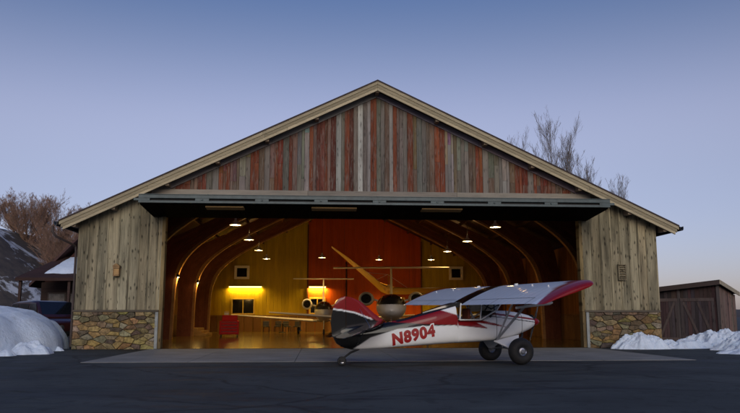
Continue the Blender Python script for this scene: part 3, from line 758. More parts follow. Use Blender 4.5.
L = sorted(set([round(q, 3) for q in L + ss]))
NR = 110
for s in L:
    zb, zt, hw = hv(s, 1), hv(s, 2), hv(s, 3); r = []
    e = interp([(-4.8, .9), (-3, .55), (-1, .45), (.3, .5), (.86, .9)], s)
    F_ = []
    for k in range(361):
        t = 2 * pi * k / 360; ct, st = cos(t), sin(t)
        y = hw * abs(ct) ** e * (1 if ct > 0 else -1)
        u = abs(st) ** (e if st < 0 else e * 1.15) * (1 if st > 0 else -1)
        F_.append(Vector((s, y, (zb + zt) / 2 + (zt - zb) / 2 * u)))
    cl = [0]
    for p, q in zip(F_, F_[1:]): cl.append(cl[-1] + (q - p).length)
    j = 0
    for k in range(NR):
        d = cl[-1] * k / NR
        while cl[j + 1] < d: j += 1
        r.append(tuple(F_[j].lerp(F_[j + 1], (d - cl[j]) / max(1e-9, cl[j + 1] - cl[j]))))
    rings.append(r)
g = MB(); g.loft(rings)
def fcol(p):
    zt = hv(p.x, 2)
    if p.x < -1.5 and p.z > zt - .045 and p.x > -3.3: return B_
    return side(p.x, p.z)
g.vc = fcol; g.build('fuselage', M_paint, A, smooth=True, angle=50)
for s0 in (-.43, .38):
    g = MB(); P = [(s0 + .55 * 0, sg_ * (hull_y(s0, z) + .003), z) for sg_ in (-1, 1) for z in ([lerp(hv(s0, 1) + .01, hv(s0, 2) - .01, k / 30) for k in (range(31) if sg_ < 0 else range(30, -1, -1))])]
    g.tube(P, .006, 5); g.build('cowl_seam', M_dark, A)
# nose details
g = MB(); Mx = Matrix.Translation((.86, 0, 1.15)) @ Matrix.Rotation(radians(90), 4, 'Y')
g.lathe([(.2, -.02), (.2, .015), (.06, .02), (.001, .02)], Mx, 24); g.build('nose_bowl', M_black, A, smooth=True)
g = MB(); g.lathe([(.11, .02), (.115, .08), (.1, .15), (.06, .22), (.001, .27)], Mx, 20, RD); g.build('spinner', M_paint, A, smooth=True)
pr = bpy.data.objects.new('propeller', None); COL.objects.link(pr); pr.parent = A; pr.location = (.96, 0, 1.15); pr.rotation_euler = (radians(28), 0, 0)
for sg in (-1, 1):
    g = MB(); rr = []
    for i in range(9):
        q = .08 + i / 8 * .92; c = .055 * (1 + 1.2 * sin(min(1, q * 1.2) * pi * .6)) * (1 if i < 8 else .5); tw = radians(60 - 45 * q)
        rr.append([(c * cos(a) * sin(pi / 2 - tw) * .0 + .018 * sin(a) + c * cos(a) * sin(tw), c * cos(a) * cos(tw), sg * q) for a in [2 * pi * k / 10 for k in range(10)]])
    g.loft(rr, RD if False else (.02, .02, .02)); b_ = g.build('blade', M_paint, pr, smooth=True)
for sg in (-1, 1):
    ex = MB(); ex.tube([(.45, sg * .2, .84), (.42, sg * .24, .74), (.33, sg * .25, .66)], .035, 8); ex.build('exhaust', M_dark, A, smooth=True)
# wing
INC = radians(19); CH = 1.60; LE0 = (.0, 2.13)
def foil(y, ch, dx=0, dz=0, n=15, th=.125):
    pts = []
    xs_ = [(1 - cos(pi * i / n)) / 2 for i in range(n + 1)]
    yt = lambda x: 5 * th * (.2969 * sqrt(x) - .126 * x - .3516 * x * x + .2843 * x ** 3 - .1015 * x ** 4)
    cam_ = lambda x: .13 * x * (1 - x)
    up = [(x, cam_(x) + yt(x)) for x in xs_]; lo = [(x, cam_(x) * .6 - yt(x) * .75) for x in xs_[1:-1]][::-1]
    for x, z in up + lo:
        X, Z = -x * ch, z * ch
        pts.append((LE0[0] + dx + X * cos(INC) + Z * sin(INC), y, LE0[1] + dz + X * sin(INC) + Z * cos(INC)))
    return pts
HS = 4.72
def dih(y): return abs(y) * .005 + y * .012
def wing_rings(sg, y0, y1):
    out = []; ny = 40
    for i in range(ny + 1):
        y = lerp(y0, HS - .5, i / 16) if i <= 16 else HS - .5 * (1 - sin((i - 16) / 24 * pi / 2))
        d = max(0, (y - (HS - .5)) / .5)
        f = sqrt(max(0, 1 - d ** 3)); ch = CH * (.74 + .26 * f); thk = .125 * (.5 + .5 * f)
        xoff = -CH * .16 * (1 - f)
        out.append(foil(sg * y, ch, xoff * cos(INC), dih(sg * y) + xoff * sin(INC) - .05 * d * d, th=thk))
    return out
for sg in (-1, 1):
    g = MB(); g.loft(wing_rings(sg, .40, HS))
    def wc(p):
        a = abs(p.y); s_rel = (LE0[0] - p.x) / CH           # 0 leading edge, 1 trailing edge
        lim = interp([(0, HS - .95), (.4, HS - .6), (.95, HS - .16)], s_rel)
        c = mixc((.62, .69, .79), RD, sst(lim - .03, lim + .03, a))  # white wing tinted blue: the sky's reflection put into its base colour
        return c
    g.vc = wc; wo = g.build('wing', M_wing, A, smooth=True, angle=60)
    # fuel cap and small fittings on the top skin
    for (yy, xx) in ((1.2, .35), (2.55, .5), (3.6, .55)):
        g = MB(); p = foil(sg * yy, CH, 0, dih(sg * yy)); q = p[max(1, int(15 * xx) - 1)]
        g.tube([(q[0], q[1], q[2] - .01), (q[0] - .004, q[1], q[2] + .035)], .05 if yy < 2 else .02, 8)
        g.build('wing_fitting', M_white, wo)
    # aileron / flap gap lines as thin dark strips
    g = MB()
    for yy in (2.2, 4.05):
        P = foil(sg * yy, CH, 0, dih(sg * yy)); Q = P[11:16]
        for a, b in zip(Q, Q[1:]):
            g.add([(a[0], a[1] - .008, a[2] + .003), (a[0], a[1] + .008, a[2] + .003), (b[0], b[1] + .008, b[2] + .003), (b[0], b[1] - .008, b[2] + .003)], [(0, 1, 2, 3)])
    P0, P1 = foil(sg * .5, CH, 0, dih(sg * .5))[11], foil(sg * 4.05, CH, 0, dih(sg * 4.05))[11]
    g.add([(P0[0], P0[1], P0[2] + .003), (P1[0], P1[1], P1[2] + .003), (P1[0] - .014, P1[1], P1[2]), (P0[0] - .014, P0[1], P0[2])], [(0, 1, 2, 3)])
    g.build('hinge_gap', M_black, wo)
    # lift struts
    lo = Vector((-.42, sg * .37, .66))
    for s_, nm in ((-.28, 'f'), (-.98, 'r')):
        P = foil(sg * 2.55, CH, 0, dih(sg * 2.55)); zt = LE0[1] + dih(sg * 2.55) - (LE0[0] - s_) * math.tan(INC) - .02
        g = MB(); g.tube([lo, (s_, sg * 2.55, zt)], .042, 10, (.5, .52, .55), flat=.5); g.build('lift_strut', plain('strut paint', (.45, .46, .48), .3, var=.1), A, smooth=True)
    g = MB(); g.tube([(-.35, sg * 1.55, 1.38), (-.5, sg * 1.6, 1.83)], .014, 6); g.tube([(-.72, sg * 1.55, 1.30), (-.75, sg * 1.6, 1.76)], .014, 6); g.build('jury_strut', M_dark, A)
# dark centre section and skylight over the cabin
g = MB(); g.loft([foil(y, CH * 1.015, .012, .012) for y in (-.398, -.2, 0, .2, .398)]); g.build('skylight', plain('black gloss', (.01, .01, .012), .12, coat=.5), A, smooth=True, angle=60)
g = MB(); g.loft([[(-1.50, -.34, 1.69), (-1.50, .34, 1.69), (-1.5, .3, 1.55), (-1.5, -.3, 1.55)], [(-1.95, -.18, 1.585), (-1.95, .18, 1.585), (-1.95, .2, 1.5), (-1.95, -.2, 1.5)], [(-2.5, -.05, 1.41), (-2.5, .05, 1.41), (-2.5, .07, 1.36), (-2.5, -.07, 1.36)]]); g.build('spine_fairing', plain('black gloss fairing', (.01, .01, .012), .15, coat=.5), A, smooth=True, angle=40)
# pitot boom under the right wing
g = MB(); g.tube([(-1.35, -3.3, 1.50), (-.7, -3.3, 1.585), (-.45, -3.3, 1.62), (-.36, -3.3, 1.63)], [.03, .04, .05, .02], 10); g.tube([(-.7, -3.3, 1.585), (-.66, -3.3, 1.9)], .016, 6); g.build('wing_probe', M_white, A, smooth=True)
# cabin glazing and frames
gl = [(-1.56, 1.22), (-.5, 1.36)]
for sg in (-1, 1):
    y = sg * .392
    g = MB(); P = [(-1.54, y, 1.215), (-.95, y, 1.21), (-.56, y, 1.34), (-.42, y, 1.47), (-.12, y * .98, 1.86), (-.8, y, 1.76), (-1.5, y, 1.62)]
    g.poly(P); g.build('side_window', M_glass, A)
    g = MB()
    for a, b in (((-1.54, 1.2), (-1.5, 1.66)), ((-.93, 1.2), (-.86, 1.78)), ((-.42, 1.47), (-.10, 1.9)), ((-.93, 1.2), (-.45, 1.46)), ((-1.54, 1.205), (-.93, 1.205))):
        g.tube([(a[0], y * 1.01, a[1]), (b[0], y * 1.01, b[1])], .02, 6)
    g.build('window_frame', M_white, A, smooth=True)
g = MB(); g.loft([[(-.40, y, 1.47 + .02 * cos(y * 4)) for y in (-.39, -.2, 0, .2, .39)], [(-.03, y * .95, 1.93 + .03 * cos(y * 3)) for y in (-.39, -.2, 0, .2, .39)]], caps=False, closed=False); g.build('windshield', M_glass, A, smooth=True)
g = MB()
for a, b in (((-.45, -.3, 1.47), (-.3, 0, 1.88)), ((-.45, .3, 1.47), (-.3, 0, 1.88)), ((-.75, -.36, 1.78), (-.55, .36, 1.5)), ((-.75, .36, 1.78), (-.55, -.36, 1.5))): g.tube([a, b], .016, 6)
g.build('cabin_brace', M_dark, A)
g = MB(); g.box(-.90, -.12, .345, .372, 1.44, 1.78); g.build('sunshade', plain('cream cloth', (.62, .54, .38), .9), A)
for s0 in (-.98, -1.42):
    g = MB(); g.box(s0 - .18, s0 + .22, -.24, .24, .95, 1.06); g.box(s0 - .24, s0 - .15, -.23, .23, 1.06, 1.52); g.build('seat', plain('red seat', (.20, .04, .02), .8), A, bevel=.04)
g = MB(); g.box(-.60, -.55, -.34, .34, 1.25, 1.46); g.build('instrument_panel', M_black, A)
# fin and rudder
LEf = [(.42, -4.3), (1.06, -3.45), (1.2, -3.62), (1.36, -3.86), (1.55, -4.08), (1.7, -4.27), (1.8, -4.5), (1.84, -4.68)]
TEr = [(.42, -4.5), (.47, -4.72), (.58, -4.93), (.8, -5.05), (1.1, -5.09), (1.35, -5.07), (1.6, -5.0), (1.75, -4.9), (1.82, -4.78), (1.84, -4.70)]
HG = [(.42, -4.42), (.6, -4.66), (1.84, -4.69)]
def tailc(p):
    st = interp([(-5.1, 1.50), (-4.8, 1.465), (-4.43, 1.40), (-4.02, 1.25), (-3.6, 1.08)], p.x)
    c = mixc(B_, W_, sst(st - .028, st - .014, p.z) * sst(-3.9, -4.02, p.x)); return mixc(c, RD, sst(st + .014, st + .028, p.z))
for nm, Lx, Tx, z0, z1 in (('fin', LEf, HG, .9, 1.83), ('rudder', HG, TEr, .425, 1.835)):
    g = MB(); rr = []
    for i in range(61):
        z = lerp(z0, z1, i / 60); a, b = interp(Lx, z) - (.012 if nm == 'rudder' else 0), interp(Tx, z)
        if b > a - .01: b = a - .01
        n = 16; up = []; dn = []
        for k in range(n + 1):
            q = k / n; x = lerp(a, b, q)
            th = (.028 * (1 - (1 - min(1, q * 4)) ** 2) if nm == 'fin' else .03 * (1 - q * .8))
            up.append((x, th + .002, z)); dn.append((x, -th - .002, z))
        rr.append(up + dn[::-1])
    g.loft(rr); g.vc = tailc; g.build(nm, M_paint, A, smooth=True, angle=50)
for sg in (-1, 1):
    for nm, prof in (('stabilizer', [(.04, -3.62, -4.52), (.5, -3.72, -4.52), (1.0, -3.95, -4.52), (1.3, -4.15, -4.52), (1.42, -4.35, -4.52)]), ('elevator', [(.08, -4.535, -4.98), (.5, -4.535, -5.03), (1.0, -4.535, -5.0), (1.3, -4.535, -4.9), (1.42, -4.535, -4.7)])):
        g = MB(); rr = []
        for y, a, b in prof:
            zz = lambda x: .96 + (x + 4.5) * (.27 if x > -4.53 else .42)
            n = 8; up = []; dn = []
            for k in range(n + 1):
                x = lerp(a, b, k / n); th = .022 * sin(pi * (.15 + .8 * k / n)) + .003
                up.append((x, sg * y, zz(x) + th)); dn.append((x, sg * y, zz(x) - th))
            rr.append(up + dn[::-1])
        g.loft(rr, B_); g.build(nm, M_pgloss, A, smooth=True, angle=50)
    g = MB(); g.tube([(-4.35, sg * .75, .98), (-4.4, sg * .03, .5)], .01, 5); g.tube([(-4.2, sg * .75, 1.0), (-4.3, sg * .03, 1.5)], .006, 5); g.build('tail_brace', M_alu, A)
# tail wheel
g = MB(); g.tube([(-4.3, 0, .44), (-4.55, 0, .34), (-4.74, 0, .2)], [.03, .028, .024], 8, flat=1.4); g.box(-4.84, -4.7, -.06, -.045, .1, .24); g.box(-4.84, -4.7, .045, .06, .1, .24); g.build('tail_spring', M_dark, A, bevel=.004)
def wheel(name, M, r, w, hub, par):
    o = bpy.data.objects.new(name, None); COL.objects.link(o); o.parent = par; o.matrix_local = M
    g = MB(); n = 12; prof = []
    for k in range(n + 1):
        t = -pi * .62 + pi * 1.24 * k / n; prof.append((r - w * .5 * .95 + w * .5 * .95 * cos(t), w * .55 * sin(t)))
    prof = [(hub * 1.15, -w * .38)] + prof + [(hub * 1.15, w * .38)]
    g.lathe(prof, Matrix(), 40); g.build('tyre', M_black, o, smooth=True, angle=50)
    g = MB(); g.lathe([(.001, -w * .42), (hub * .45, -w * .42), (hub * .5, -w * .3), (hub * .9, -w * .28), (hub * 1.2, -w * .37), (hub * 1.2, w * .37), (hub * .9, w * .28), (hub * .5, w * .3), (hub * .45, w * .42), (.001, w * .42)], Matrix(), 24); g.build('rim', M_alu, o, smooth=True, angle=40)
    return o
RX = Matrix.Rotation(radians(90), 4, 'X')
wheel('tail_wheel', Matrix.Translation((-4.78, 0, .125)) @ RX, .125, .08, .05, A)
for sg in (-1, 1):
    wheel('main_wheel', Matrix.Translation((0, sg * .95, .362)) @ RX, .362, .30, .10, A)
    g = MB(); a, b, c = Vector((-.52, sg * .36, .62)), Vector((.28, sg * .33, .78)), Vector((.0, sg * .80, .37)); c2 = Vector((-.16, sg * .78, .40))
    nn = (b - a).cross(c - a).normalized() * .02
    P = [a, b, c, c2]; g.add([p + nn for p in P] + [p - nn for p in P], [(0, 1, 2, 3), (7, 6, 5, 4), (0, 4, 5, 1), (1, 5, 6, 2), (2, 6, 7, 3), (3, 7, 4, 0)], W_); g.build('gear_leg', M_paint, A, bevel=.01)
    g = MB(); g.tube([(0, sg * .76, .362), (0, sg * .96, .362)], .03, 8); g.tube([(-.1, sg * .2, .64), (-.02, sg * .02, .42), (0, sg * .78, .37)], .025, 8); g.build('axle', M_alu, A, smooth=True)
# belly cargo and cables are hidden; registration
import bmesh
def lettering(text, size, mat_, off, sg, d, par, name):
    cu = bpy.data.curves.new(name, 'FONT'); cu.body = text; cu.size = size; cu.offset = off; cu.space_character = 1.13
    o = bpy.data.objects.new(name, cu); COL.objects.link(o)
    dg = bpy.context.evaluated_depsgraph_get(); me = bpy.data.meshes.new_from_object(o.evaluated_get(dg)); me.name = name
    bpy.data.objects.remove(o); me.materials.clear(); me.materials.append(mat_)
    bm = bmesh.new(); bm.from_mesh(me); bmesh.ops.triangulate(bm, faces=bm.faces[:])
    for _ in range(3):
        bmesh.ops.subdivide_edges(bm, edges=[e for e in bm.edges if e.calc_length() > .04], cuts=1); bmesh.ops.triangulate(bm, faces=bm.faces[:])
    xm = max(v.co.x for v in bm.verts); a = radians(12)
    for v in bm.verts:                                   # laid on the fuselage skin
        u = v.co.x * 1.06 if sg < 0 else (xm - v.co.x) * 1.06; z_ = v.co.y * 1.12
        x = -3.43 + u * cos(a) - z_ * sin(a) * .6; z = .535 + u * sin(a) + z_ * cos(a)
        v.co = Vector((x, sg * (hull_y(x, z) + d), z))
    bmesh.ops.recalc_face_normals(bm, faces=bm.faces[:]); bm.to_mesh(me); bm.free()
    q = bpy.data.objects.new(name, me); COL.objects.link(q); q.parent = par
    return q
M_rl = plain('red lettering', (.32, .012, .012), .35, var=.05); M_wl = plain('white lettering', (.78, .78, .77), .35, var=.03)
for sg in (-1, 1):
    lettering('N8904', .375, M_wl, .046, sg, .004, A, 'number_outline')
    lettering('N8904', .375, M_rl, .021, sg, .009, A, 'registration_number')

M_jet = vcol('satin jet paint', rough=.5, var=.05, vs=2, coat=.15, spec=.2)
# ------------------------------------------------------------------ business jets
def jet(label, loc, rz, sc, wsc, tsc=1.0):
    J = thing('business_jet', label, 'jet', loc, rz, 'business jets parked in the hangar')
    sec = [(0, .04, .04, 1.60), (.12, .16, .14, 1.61), (.4, .33, .30, 1.64), (.9, .52, .47, 1.69), (1.6, .66, .62, 1.75), (2.4, .75, .72, 1.80), (3.2, .77, .75, 1.81), (8.2, .77, .75, 1.81), (9.6, .62, .6, 1.92), (11, .38, .38, 2.06), (12.2, .12, .16, 2.2)]
    def at(y): return [interp([(q[0], q[i]) for q in sec], y) for i in (1, 2, 3)]
    ys_ = sorted(set([q[0] for q in sec] + [i * .12 for i in range(1, 100)]))
    g = MB(); g.loft([[(a * cos(t), y, c + b * sin(t)) for t in [2 * pi * k / 96 for k in range(96)]] for y in ys_ for a, b, c in [at(y)]])
    def jc(p):
        if p.y < 3.3: return mixc((.62, .62, .62), (.012, .012, .014), sst(1.91, 1.925, p.z))
        return mixc((.62, .62, .62), (.74, .72, .70), sst(1.5, 1.53, p.z))
    def T(p): return Vector((p[0] * sc, p[1] * sc, p[2] * (.35 + .65 * sc) if sc < 1 else p[2]))
    def fin(gb, name, m, par=J, **kw):
        vc = gb.vc
        if vc:
            cs = [vc(Vector(p)) for p in gb.v]; d = {}
        gb2 = gb; raw = [Vector(p) for p in gb.v]; gb2.v = [tuple(T(p)) for p in raw]
        if vc:
            key = {v: c for v, c in zip(gb2.v, cs)}; gb2.vc = lambda p: key[min(key, key=lambda q: 0)] if False else (.5, .5, .5)
            lookup = {tuple(round(x, 4) for x in v): c for v, c in zip(gb2.v, cs)}
            gb2.vc = lambda p: lookup[tuple(round(x, 4) for x in p)]
        return gb2.build(name, m, par, **kw)
    g.vc = jc; fin(g, 'fuselage', M_jet, smooth=True)
    # windscreen: four panes proud of the skin
    for k in range(4):
        t0, t1 = radians(22 + k * 34.5), radians(22 + (k + 1) * 34.5 - 6)
        g = MB(); g.loft([[((a + .012) * cos(lerp(t0, t1, q / 5)), y, c + (b + .012) * sin(lerp(t0, t1, q / 5))) for q in range(6)] for y in (1.45, 1.8, 2.2, 2.5) for a, b, c in [at(y)]], caps=False, closed=False)
        fin(g, 'windscreen', M_dglass, smooth=True)
    for sg in (-1, 1):
        for k in range(5):
            y = 3.6 + k * .85; g = MB(); a, b, c = at(y)
            g.loft([[(sg * (a + .008) * cos(t), y + .19 * cos(u), c + (b + .008) * sin(t)) for u in [2 * pi * q / 12 for q in range(12)] for t in [.32 + .16 * sin(u)]], [(sg * (a + .006), y, c + .32 * b)] * 12], caps=False)
            fin(g, 'cabin_window', M_dglass)
        # wing
        g = MB(); rr = []
        for i in range(15):
            q = i / 14; x = lerp(.5, 7.15, q) * wsc; ch = lerp(2.3, .95, q) * (1 if i < 14 else .75); yl = lerp(5.3, 6.0, q); z = 1.02 + .50 * q; th = .13
            prof = []
            for k in range(9): u = (1 - cos(pi * k / 8)) / 2; prof.append((u, th * (1.48 * sqrt(u) - .63 * u - 1.75 * u * u + 1.42 * u ** 3 - .5 * u ** 4)))
            rr.append([(sg * x, yl + u * ch, z + v * ch) for u, v in prof] + [(sg * x, yl + u * ch, z - v * ch * .6) for u, v in prof[1:-1][::-1]])
        g.loft(rr, (.66, .62, .56)); fin(g, 'wing', M_jet, smooth=True)
        # engine nacelle and pylon
        Mx = Matrix.Translation((sg * 1.48, 8.3, 2.44)) @ Matrix.Rotation(radians(-90), 4, 'X')
        g = MB(); g.lathe([(.30, .5), (.31, .2), (.335, .04), (.37, .0), (.41, .05), (.45, .4), (.46, 1.1), (.40, 2.0), (.30, 2.5), (.26, 2.5)], Mx, 32, (.66, .63, .58)); nc = fin(g, 'nacelle', M_jet, smooth=True)
        g = MB(); g.lathe([(.001, .12), (.05, .2), (.09, .34), (.31, .42)], Mx, 24); fin(g, 'fan', M_black, nc, smooth=True)
        g = MB(); g.add([(sg * .6, 8.7, 2.2), (sg * 1.1, 8.7, 2.36), (sg * 1.1, 10.2, 2.36), (sg * .6, 10.2, 2.2), (sg * .6, 8.7, 2.32), (sg * 1.1, 8.7, 2.46), (sg * 1.1, 10.2, 2.46), (sg * .6, 10.2, 2.32)], [(0, 1, 2, 3), (7, 6, 5, 4), (0, 4, 5, 1), (1, 5, 6, 2), (2, 6, 7, 3), (3, 7, 4, 0)], (.6, .57, .5)); fin(g, 'pylon', M_jet)
        g = MB(); rr = []
        for i in range(9):
            q = i / 8; x = .0 + 2.85 * q * tsc; ch = lerp(1.35, .75, q); yl = lerp(11.3, 11.9, q)
            rr.append([(sg * x, yl + ch * u, 4.72 + .02 * q + v) for u, v in ((0, 0), (.1, .04), (.4, .06), (1, .01), (1, -.01), (.4, -.06), (.1, -.04))])
        g.loft(rr, (.72, .68, .62)); fin(g, 'tailplane', M_jet, smooth=True, angle=50)
        g = MB(); g.tube([(sg * 2.0, 6.6, 1.1), (sg * 2.0, 6.6, .3)], .06, 8); g.tube([(sg * 1.88, 6.6, .27), (sg * 2.12, 6.6, .27)], .04, 8); fin(g, 'main_strut', M_alu, smooth=True)
        g = MB(); g.lathe([(.1, -.08), (.24, -.09), (.27, -.05), (.27, .05), (.24, .09), (.1, .08)], Matrix.Translation((sg * 2.14, 6.6, .272)) @ Matrix.Rotation(radians(90), 4, 'Y'), 20, caps=True); fin(g, 'main_wheel', M_black, smooth=True)
    g = MB(); rr = []
    for i in range(9):
        q = i / 8; z = lerp(2.2, 4.74, q); ch = lerp(2.1, 1.35, q); yl = lerp(9.9, 11.2, q)
        rr.append([(.10 * v * (1 - .4 * q), yl + ch * u, z) for u, v in ((0, 0), (.1, .7), (.35, 1), (1, .1), (1, -.1), (.35, -1), (.1, -.7))])
    g.loft(rr, (.74, .70, .64)); fin(g, 'fin', M_jet, smooth=True, angle=50)
    g = MB(); g.loft([[(.55 * s_ * cos(t), y, 1.12 + .2 * s_ * sin(t)) for t in [2 * pi * k / 16 for k in range(16)]] for y, s_ in ((4.9, .3), (5.4, .9), (6.4, 1), (7.6, .9), (8.2, .3))], (.5, .47, .42)); fin(g, 'wing_fairing', M_jet, smooth=True)
    g = MB(); g.tube([(0, 1.9, 1.2), (0, 1.7, .25)], .05, 8); g.tube([(-.1, 1.7, .22), (.1, 1.7, .22)], .03, 8); fin(g, 'nose_strut', M_alu, smooth=True)
    g = MB(); g.lathe([(.08, -.06), (.19, -.07), (.22, -.03), (.22, .03), (.19, .07), (.08, .06)], Matrix.Translation((0, 1.7, .222)) @ Matrix.Rotation(radians(90), 4, 'Y'), 18, caps=True); fin(g, 'nose_wheel', M_black, smooth=True)
jet('larger silver business jet parked nose out on the right, nearer the open door', (1.42, 8.3, .021), radians(-5.6), 1.12, .95, 1.3)
jet('smaller pale business jet parked nose out on the left, deep in the hangar', (-2.05, 18.8, .021), 0, .86, 1.1)

# yellow sailplane hung under the roof
Gd = thing('sailplane', 'yellow sailplane hung from the roof with one wing sweeping up towards the lamps', 'glider', (2.75, 24.0, 3.5))
M_yel = plain('yellow fabric', (.62, .36, .03), .5, var=.1)
def sparwing(P, name):
    g = MB(); rr = []
    for x, z, ch, th in P:
        rr.append([(x, u * ch - ch * .3, z + v * th + w_ * .0 - u * .5 * ch * .5) for u, v, w_ in ((0, 0, 0), (.08, .6, 0), (.3, 1, 0), (.7, .6, 0), (1, 0, 0), (.7, -.3, 0), (.3, -.5, 0), (.08, -.4, 0))])
    g.loft(rr); return g.build(name, M_yel, Gd, smooth=True)
sparwing([(.0, -.1, 1.7, .16), (-.45, .08, 1.7, .16), (-1.0, .55, 1.6, .15), (-2.0, 1.35, 1.3, .12), (-3.2, 2.25, .8, .07), (-4.25, 3.0, .35, .03)], 'wing')
sparwing([(.0, -.1, 1.7, .16), (1.4, -.15, 1.6, .15), (3.2, -.12, 1.2, .11), (4.6, -.05, .6, .05)], 'wing')
g = MB(); g.loft([[(.22 * s_ * cos(t), y, -.22 + zz + .34 * s_ * sin(t)) for t in [2 * pi * k / 14 for k in range(14)]] for y, s_, zz in ((-2.0, .15, 0), (-1.6, .7, 0), (-.6, 1, 0), (.6, .9, .02), (2.4, .4, .15), (4.2, .22, .25))]); g.build('fuselage', M_yel, Gd, smooth=True)
for a, b in (((0, -.1, -.5), (-1.6, .1, 1.0)), ((0, -.1, -.5), (-1.0, .1, .5)), ((0, .1, -.5), (1.5, .1, -.2)), ((-.05, 0, .9), (-1.6, .1, 1.05)), ((-.05, 0, .9), (-.9, .1, .5)), ((-.05, 0, .9), (1.5, .1, -.12))):
    g = MB(); g.tube([a, b], .014, 5); g.build('bracing_wire', M_white, Gd)
g = MB(); g.tube([(0, 0, 0), (0, 0, .95)], .035, 6); g.build('king_post', M_yel, Gd)
for x, y, z in ((-3.3, .1, 2.35), (1.6, .1, -.1), (0, 3.5, .1)):
    g = MB(); g.tube([(x, y, z), (x, y, roof_z(2.75 + x) - 3.78)], .008, 4); g.build('hanger', M_dark, Gd)
g = MB(); g.loft([[(x, 3.7 + u, .35 + z + v) for u, v in ((0, 0), (.25, .03), (.6, 0), (.25, -.02))] for x, z in ((-1.3, .55), (0, 0), (1.3, -.4))]); g.build('tailplane', M_yel, Gd, smooth=True)

# ------------------------------------------------------------------ small things inside
M_redp = plain('red enamel', (.30, .006, .004), .5, var=.12, vs=5, spec=.12)
t = thing('tool_cabinet', 'red rolling tool cabinet standing on the shiny floor', 'tool cabinet', (-8.0, 16.6, .02), radians(4))
g = MB(); g.box(-.6, .6, -.3, .3, .16, 1.0); g.build('body', M_redp, t, bevel=.02)
g = MB(); g.box(-.45, .5, -.24, .24, 1.005, 1.36); g.build('upper_chest', M_redp, t, bevel=.02)
for k in range(4):
    z = .2 + k * .195; g = MB(); g.box(-.56, .56, -.325, -.302, z, z + .175); d = g.build('drawer', M_redp, t, bevel=.008)
    g = MB(); g.box(-.48, .48, -.35, -.327, z + .13, z + .155); g.build('handle', M_dark, d)
for sx in (-.5, .5):
    for sy in (-.22, .22):
        g = MB(); g.lathe([(.02, -.03), (.075, -.03), (.075, .03), (.02, .03)], Matrix.Translation((sx, sy, .078)) @ Matrix.Rotation(radians(90), 4, 'Y'), 14, caps=True); g.box(sx - .03, sx + .03, sy - .03, sy + .03, .13, .165); g.build('caster', M_black, t)
g = MB(); g.box(-.32, -.05, -.12, .1, 1.37, 1.52); g.tube([(-.32, 0, 1.52), (-.32, 0, 1.58), (-.05, 0, 1.58), (-.05, 0, 1.52)], .012, 5)
tb = tag(g.build('tool_box', plain('pale tool box', (.45, .4, .33), .5), None, bevel=.01), 'small pale tool box on top of the red tool cabinet', 'tool box'); tb.location = (-8.0, 16.6, .02)
t = thing('gas_cylinder', 'green gas cylinder beside the left door jamb', 'gas cylinder', (-9.55, 2.7, .02))
g = MB(); g.lathe([(.001, 0), (.11, 0), (.125, .02), (.125, .55), (.10, .64), (.045, .69), (.045, .72), (.001, .72)], Matrix(), 20); g.build('tank', plain('green enamel', (.10, .20, .09), .4), t, smooth=True)
g = MB(); g.lathe([(.02, .721), (.02, .8), (.05, .8), (.05, .83), (.001, .83)], Matrix(), 12); g.build('valve', M_alu, t)
chs = None
M_ch = plain('dark vinyl', (.018, .015, .014), .5, var=.3)
def chair():
    t = thing('chair', '', 'chair', group='dark chairs along the back wainscot')
    g = MB(); g.box(-.25, .25, -.25, .25, .42, .50); g.build('seat', M_ch, t, bevel=.02)
    g = MB(); g.box(-.25, .25, .20, .27, .52, .92, M=Matrix.Rotation(radians(-6), 4, 'X')); g.build('backrest', M_ch, t, bevel=.02)
    for sx in (-.22, .22):
        for sy in (-.22, .22):
            g = MB(); g.tube([(sx, sy, .42), (sx * 1.05, sy * 1.08, 0)], .018, 6); g.build('leg', M_dark, t)
    return t
c0 = chair()
for i, (x, y, a, lb) in enumerate(((-6.65, 29.9, 10, 'dark chair furthest left of the row beneath the jet wing tip'), (-5.75, 30.1, -8, 'second dark chair from the left of the row beneath the jet wing'), (-4.95, 29.8, 25, 'dark chair turned to the right in the row beneath the jet wing'), (-4.2, 30.0, -15, 'dark chair at the right end of the row beneath the jet wing'))):
    c = c0 if i == 0 else copy_tree(c0); c.location = (x, y, .02); c.rotation_euler = (0, 0, radians(a)); c['label'] = lb
t = thing('round_table', 'small dark round table between the chairs at the back', 'table', (-5.3, 29.0, .02))
g = MB(); g.lathe([(.001, .70), (.45, .70), (.46, .72), (.45, .74), (.001, .74)], Matrix(), 24); g.build('top', M_ch, t)
g = MB(); g.tube([(0, 0, .70), (0, 0, .03)], .04, 8); g.lathe([(.001, .0), (.28, .0), (.27, .03), (.05, .06)], Matrix(), 20); g.build('pedestal', M_dark, t)

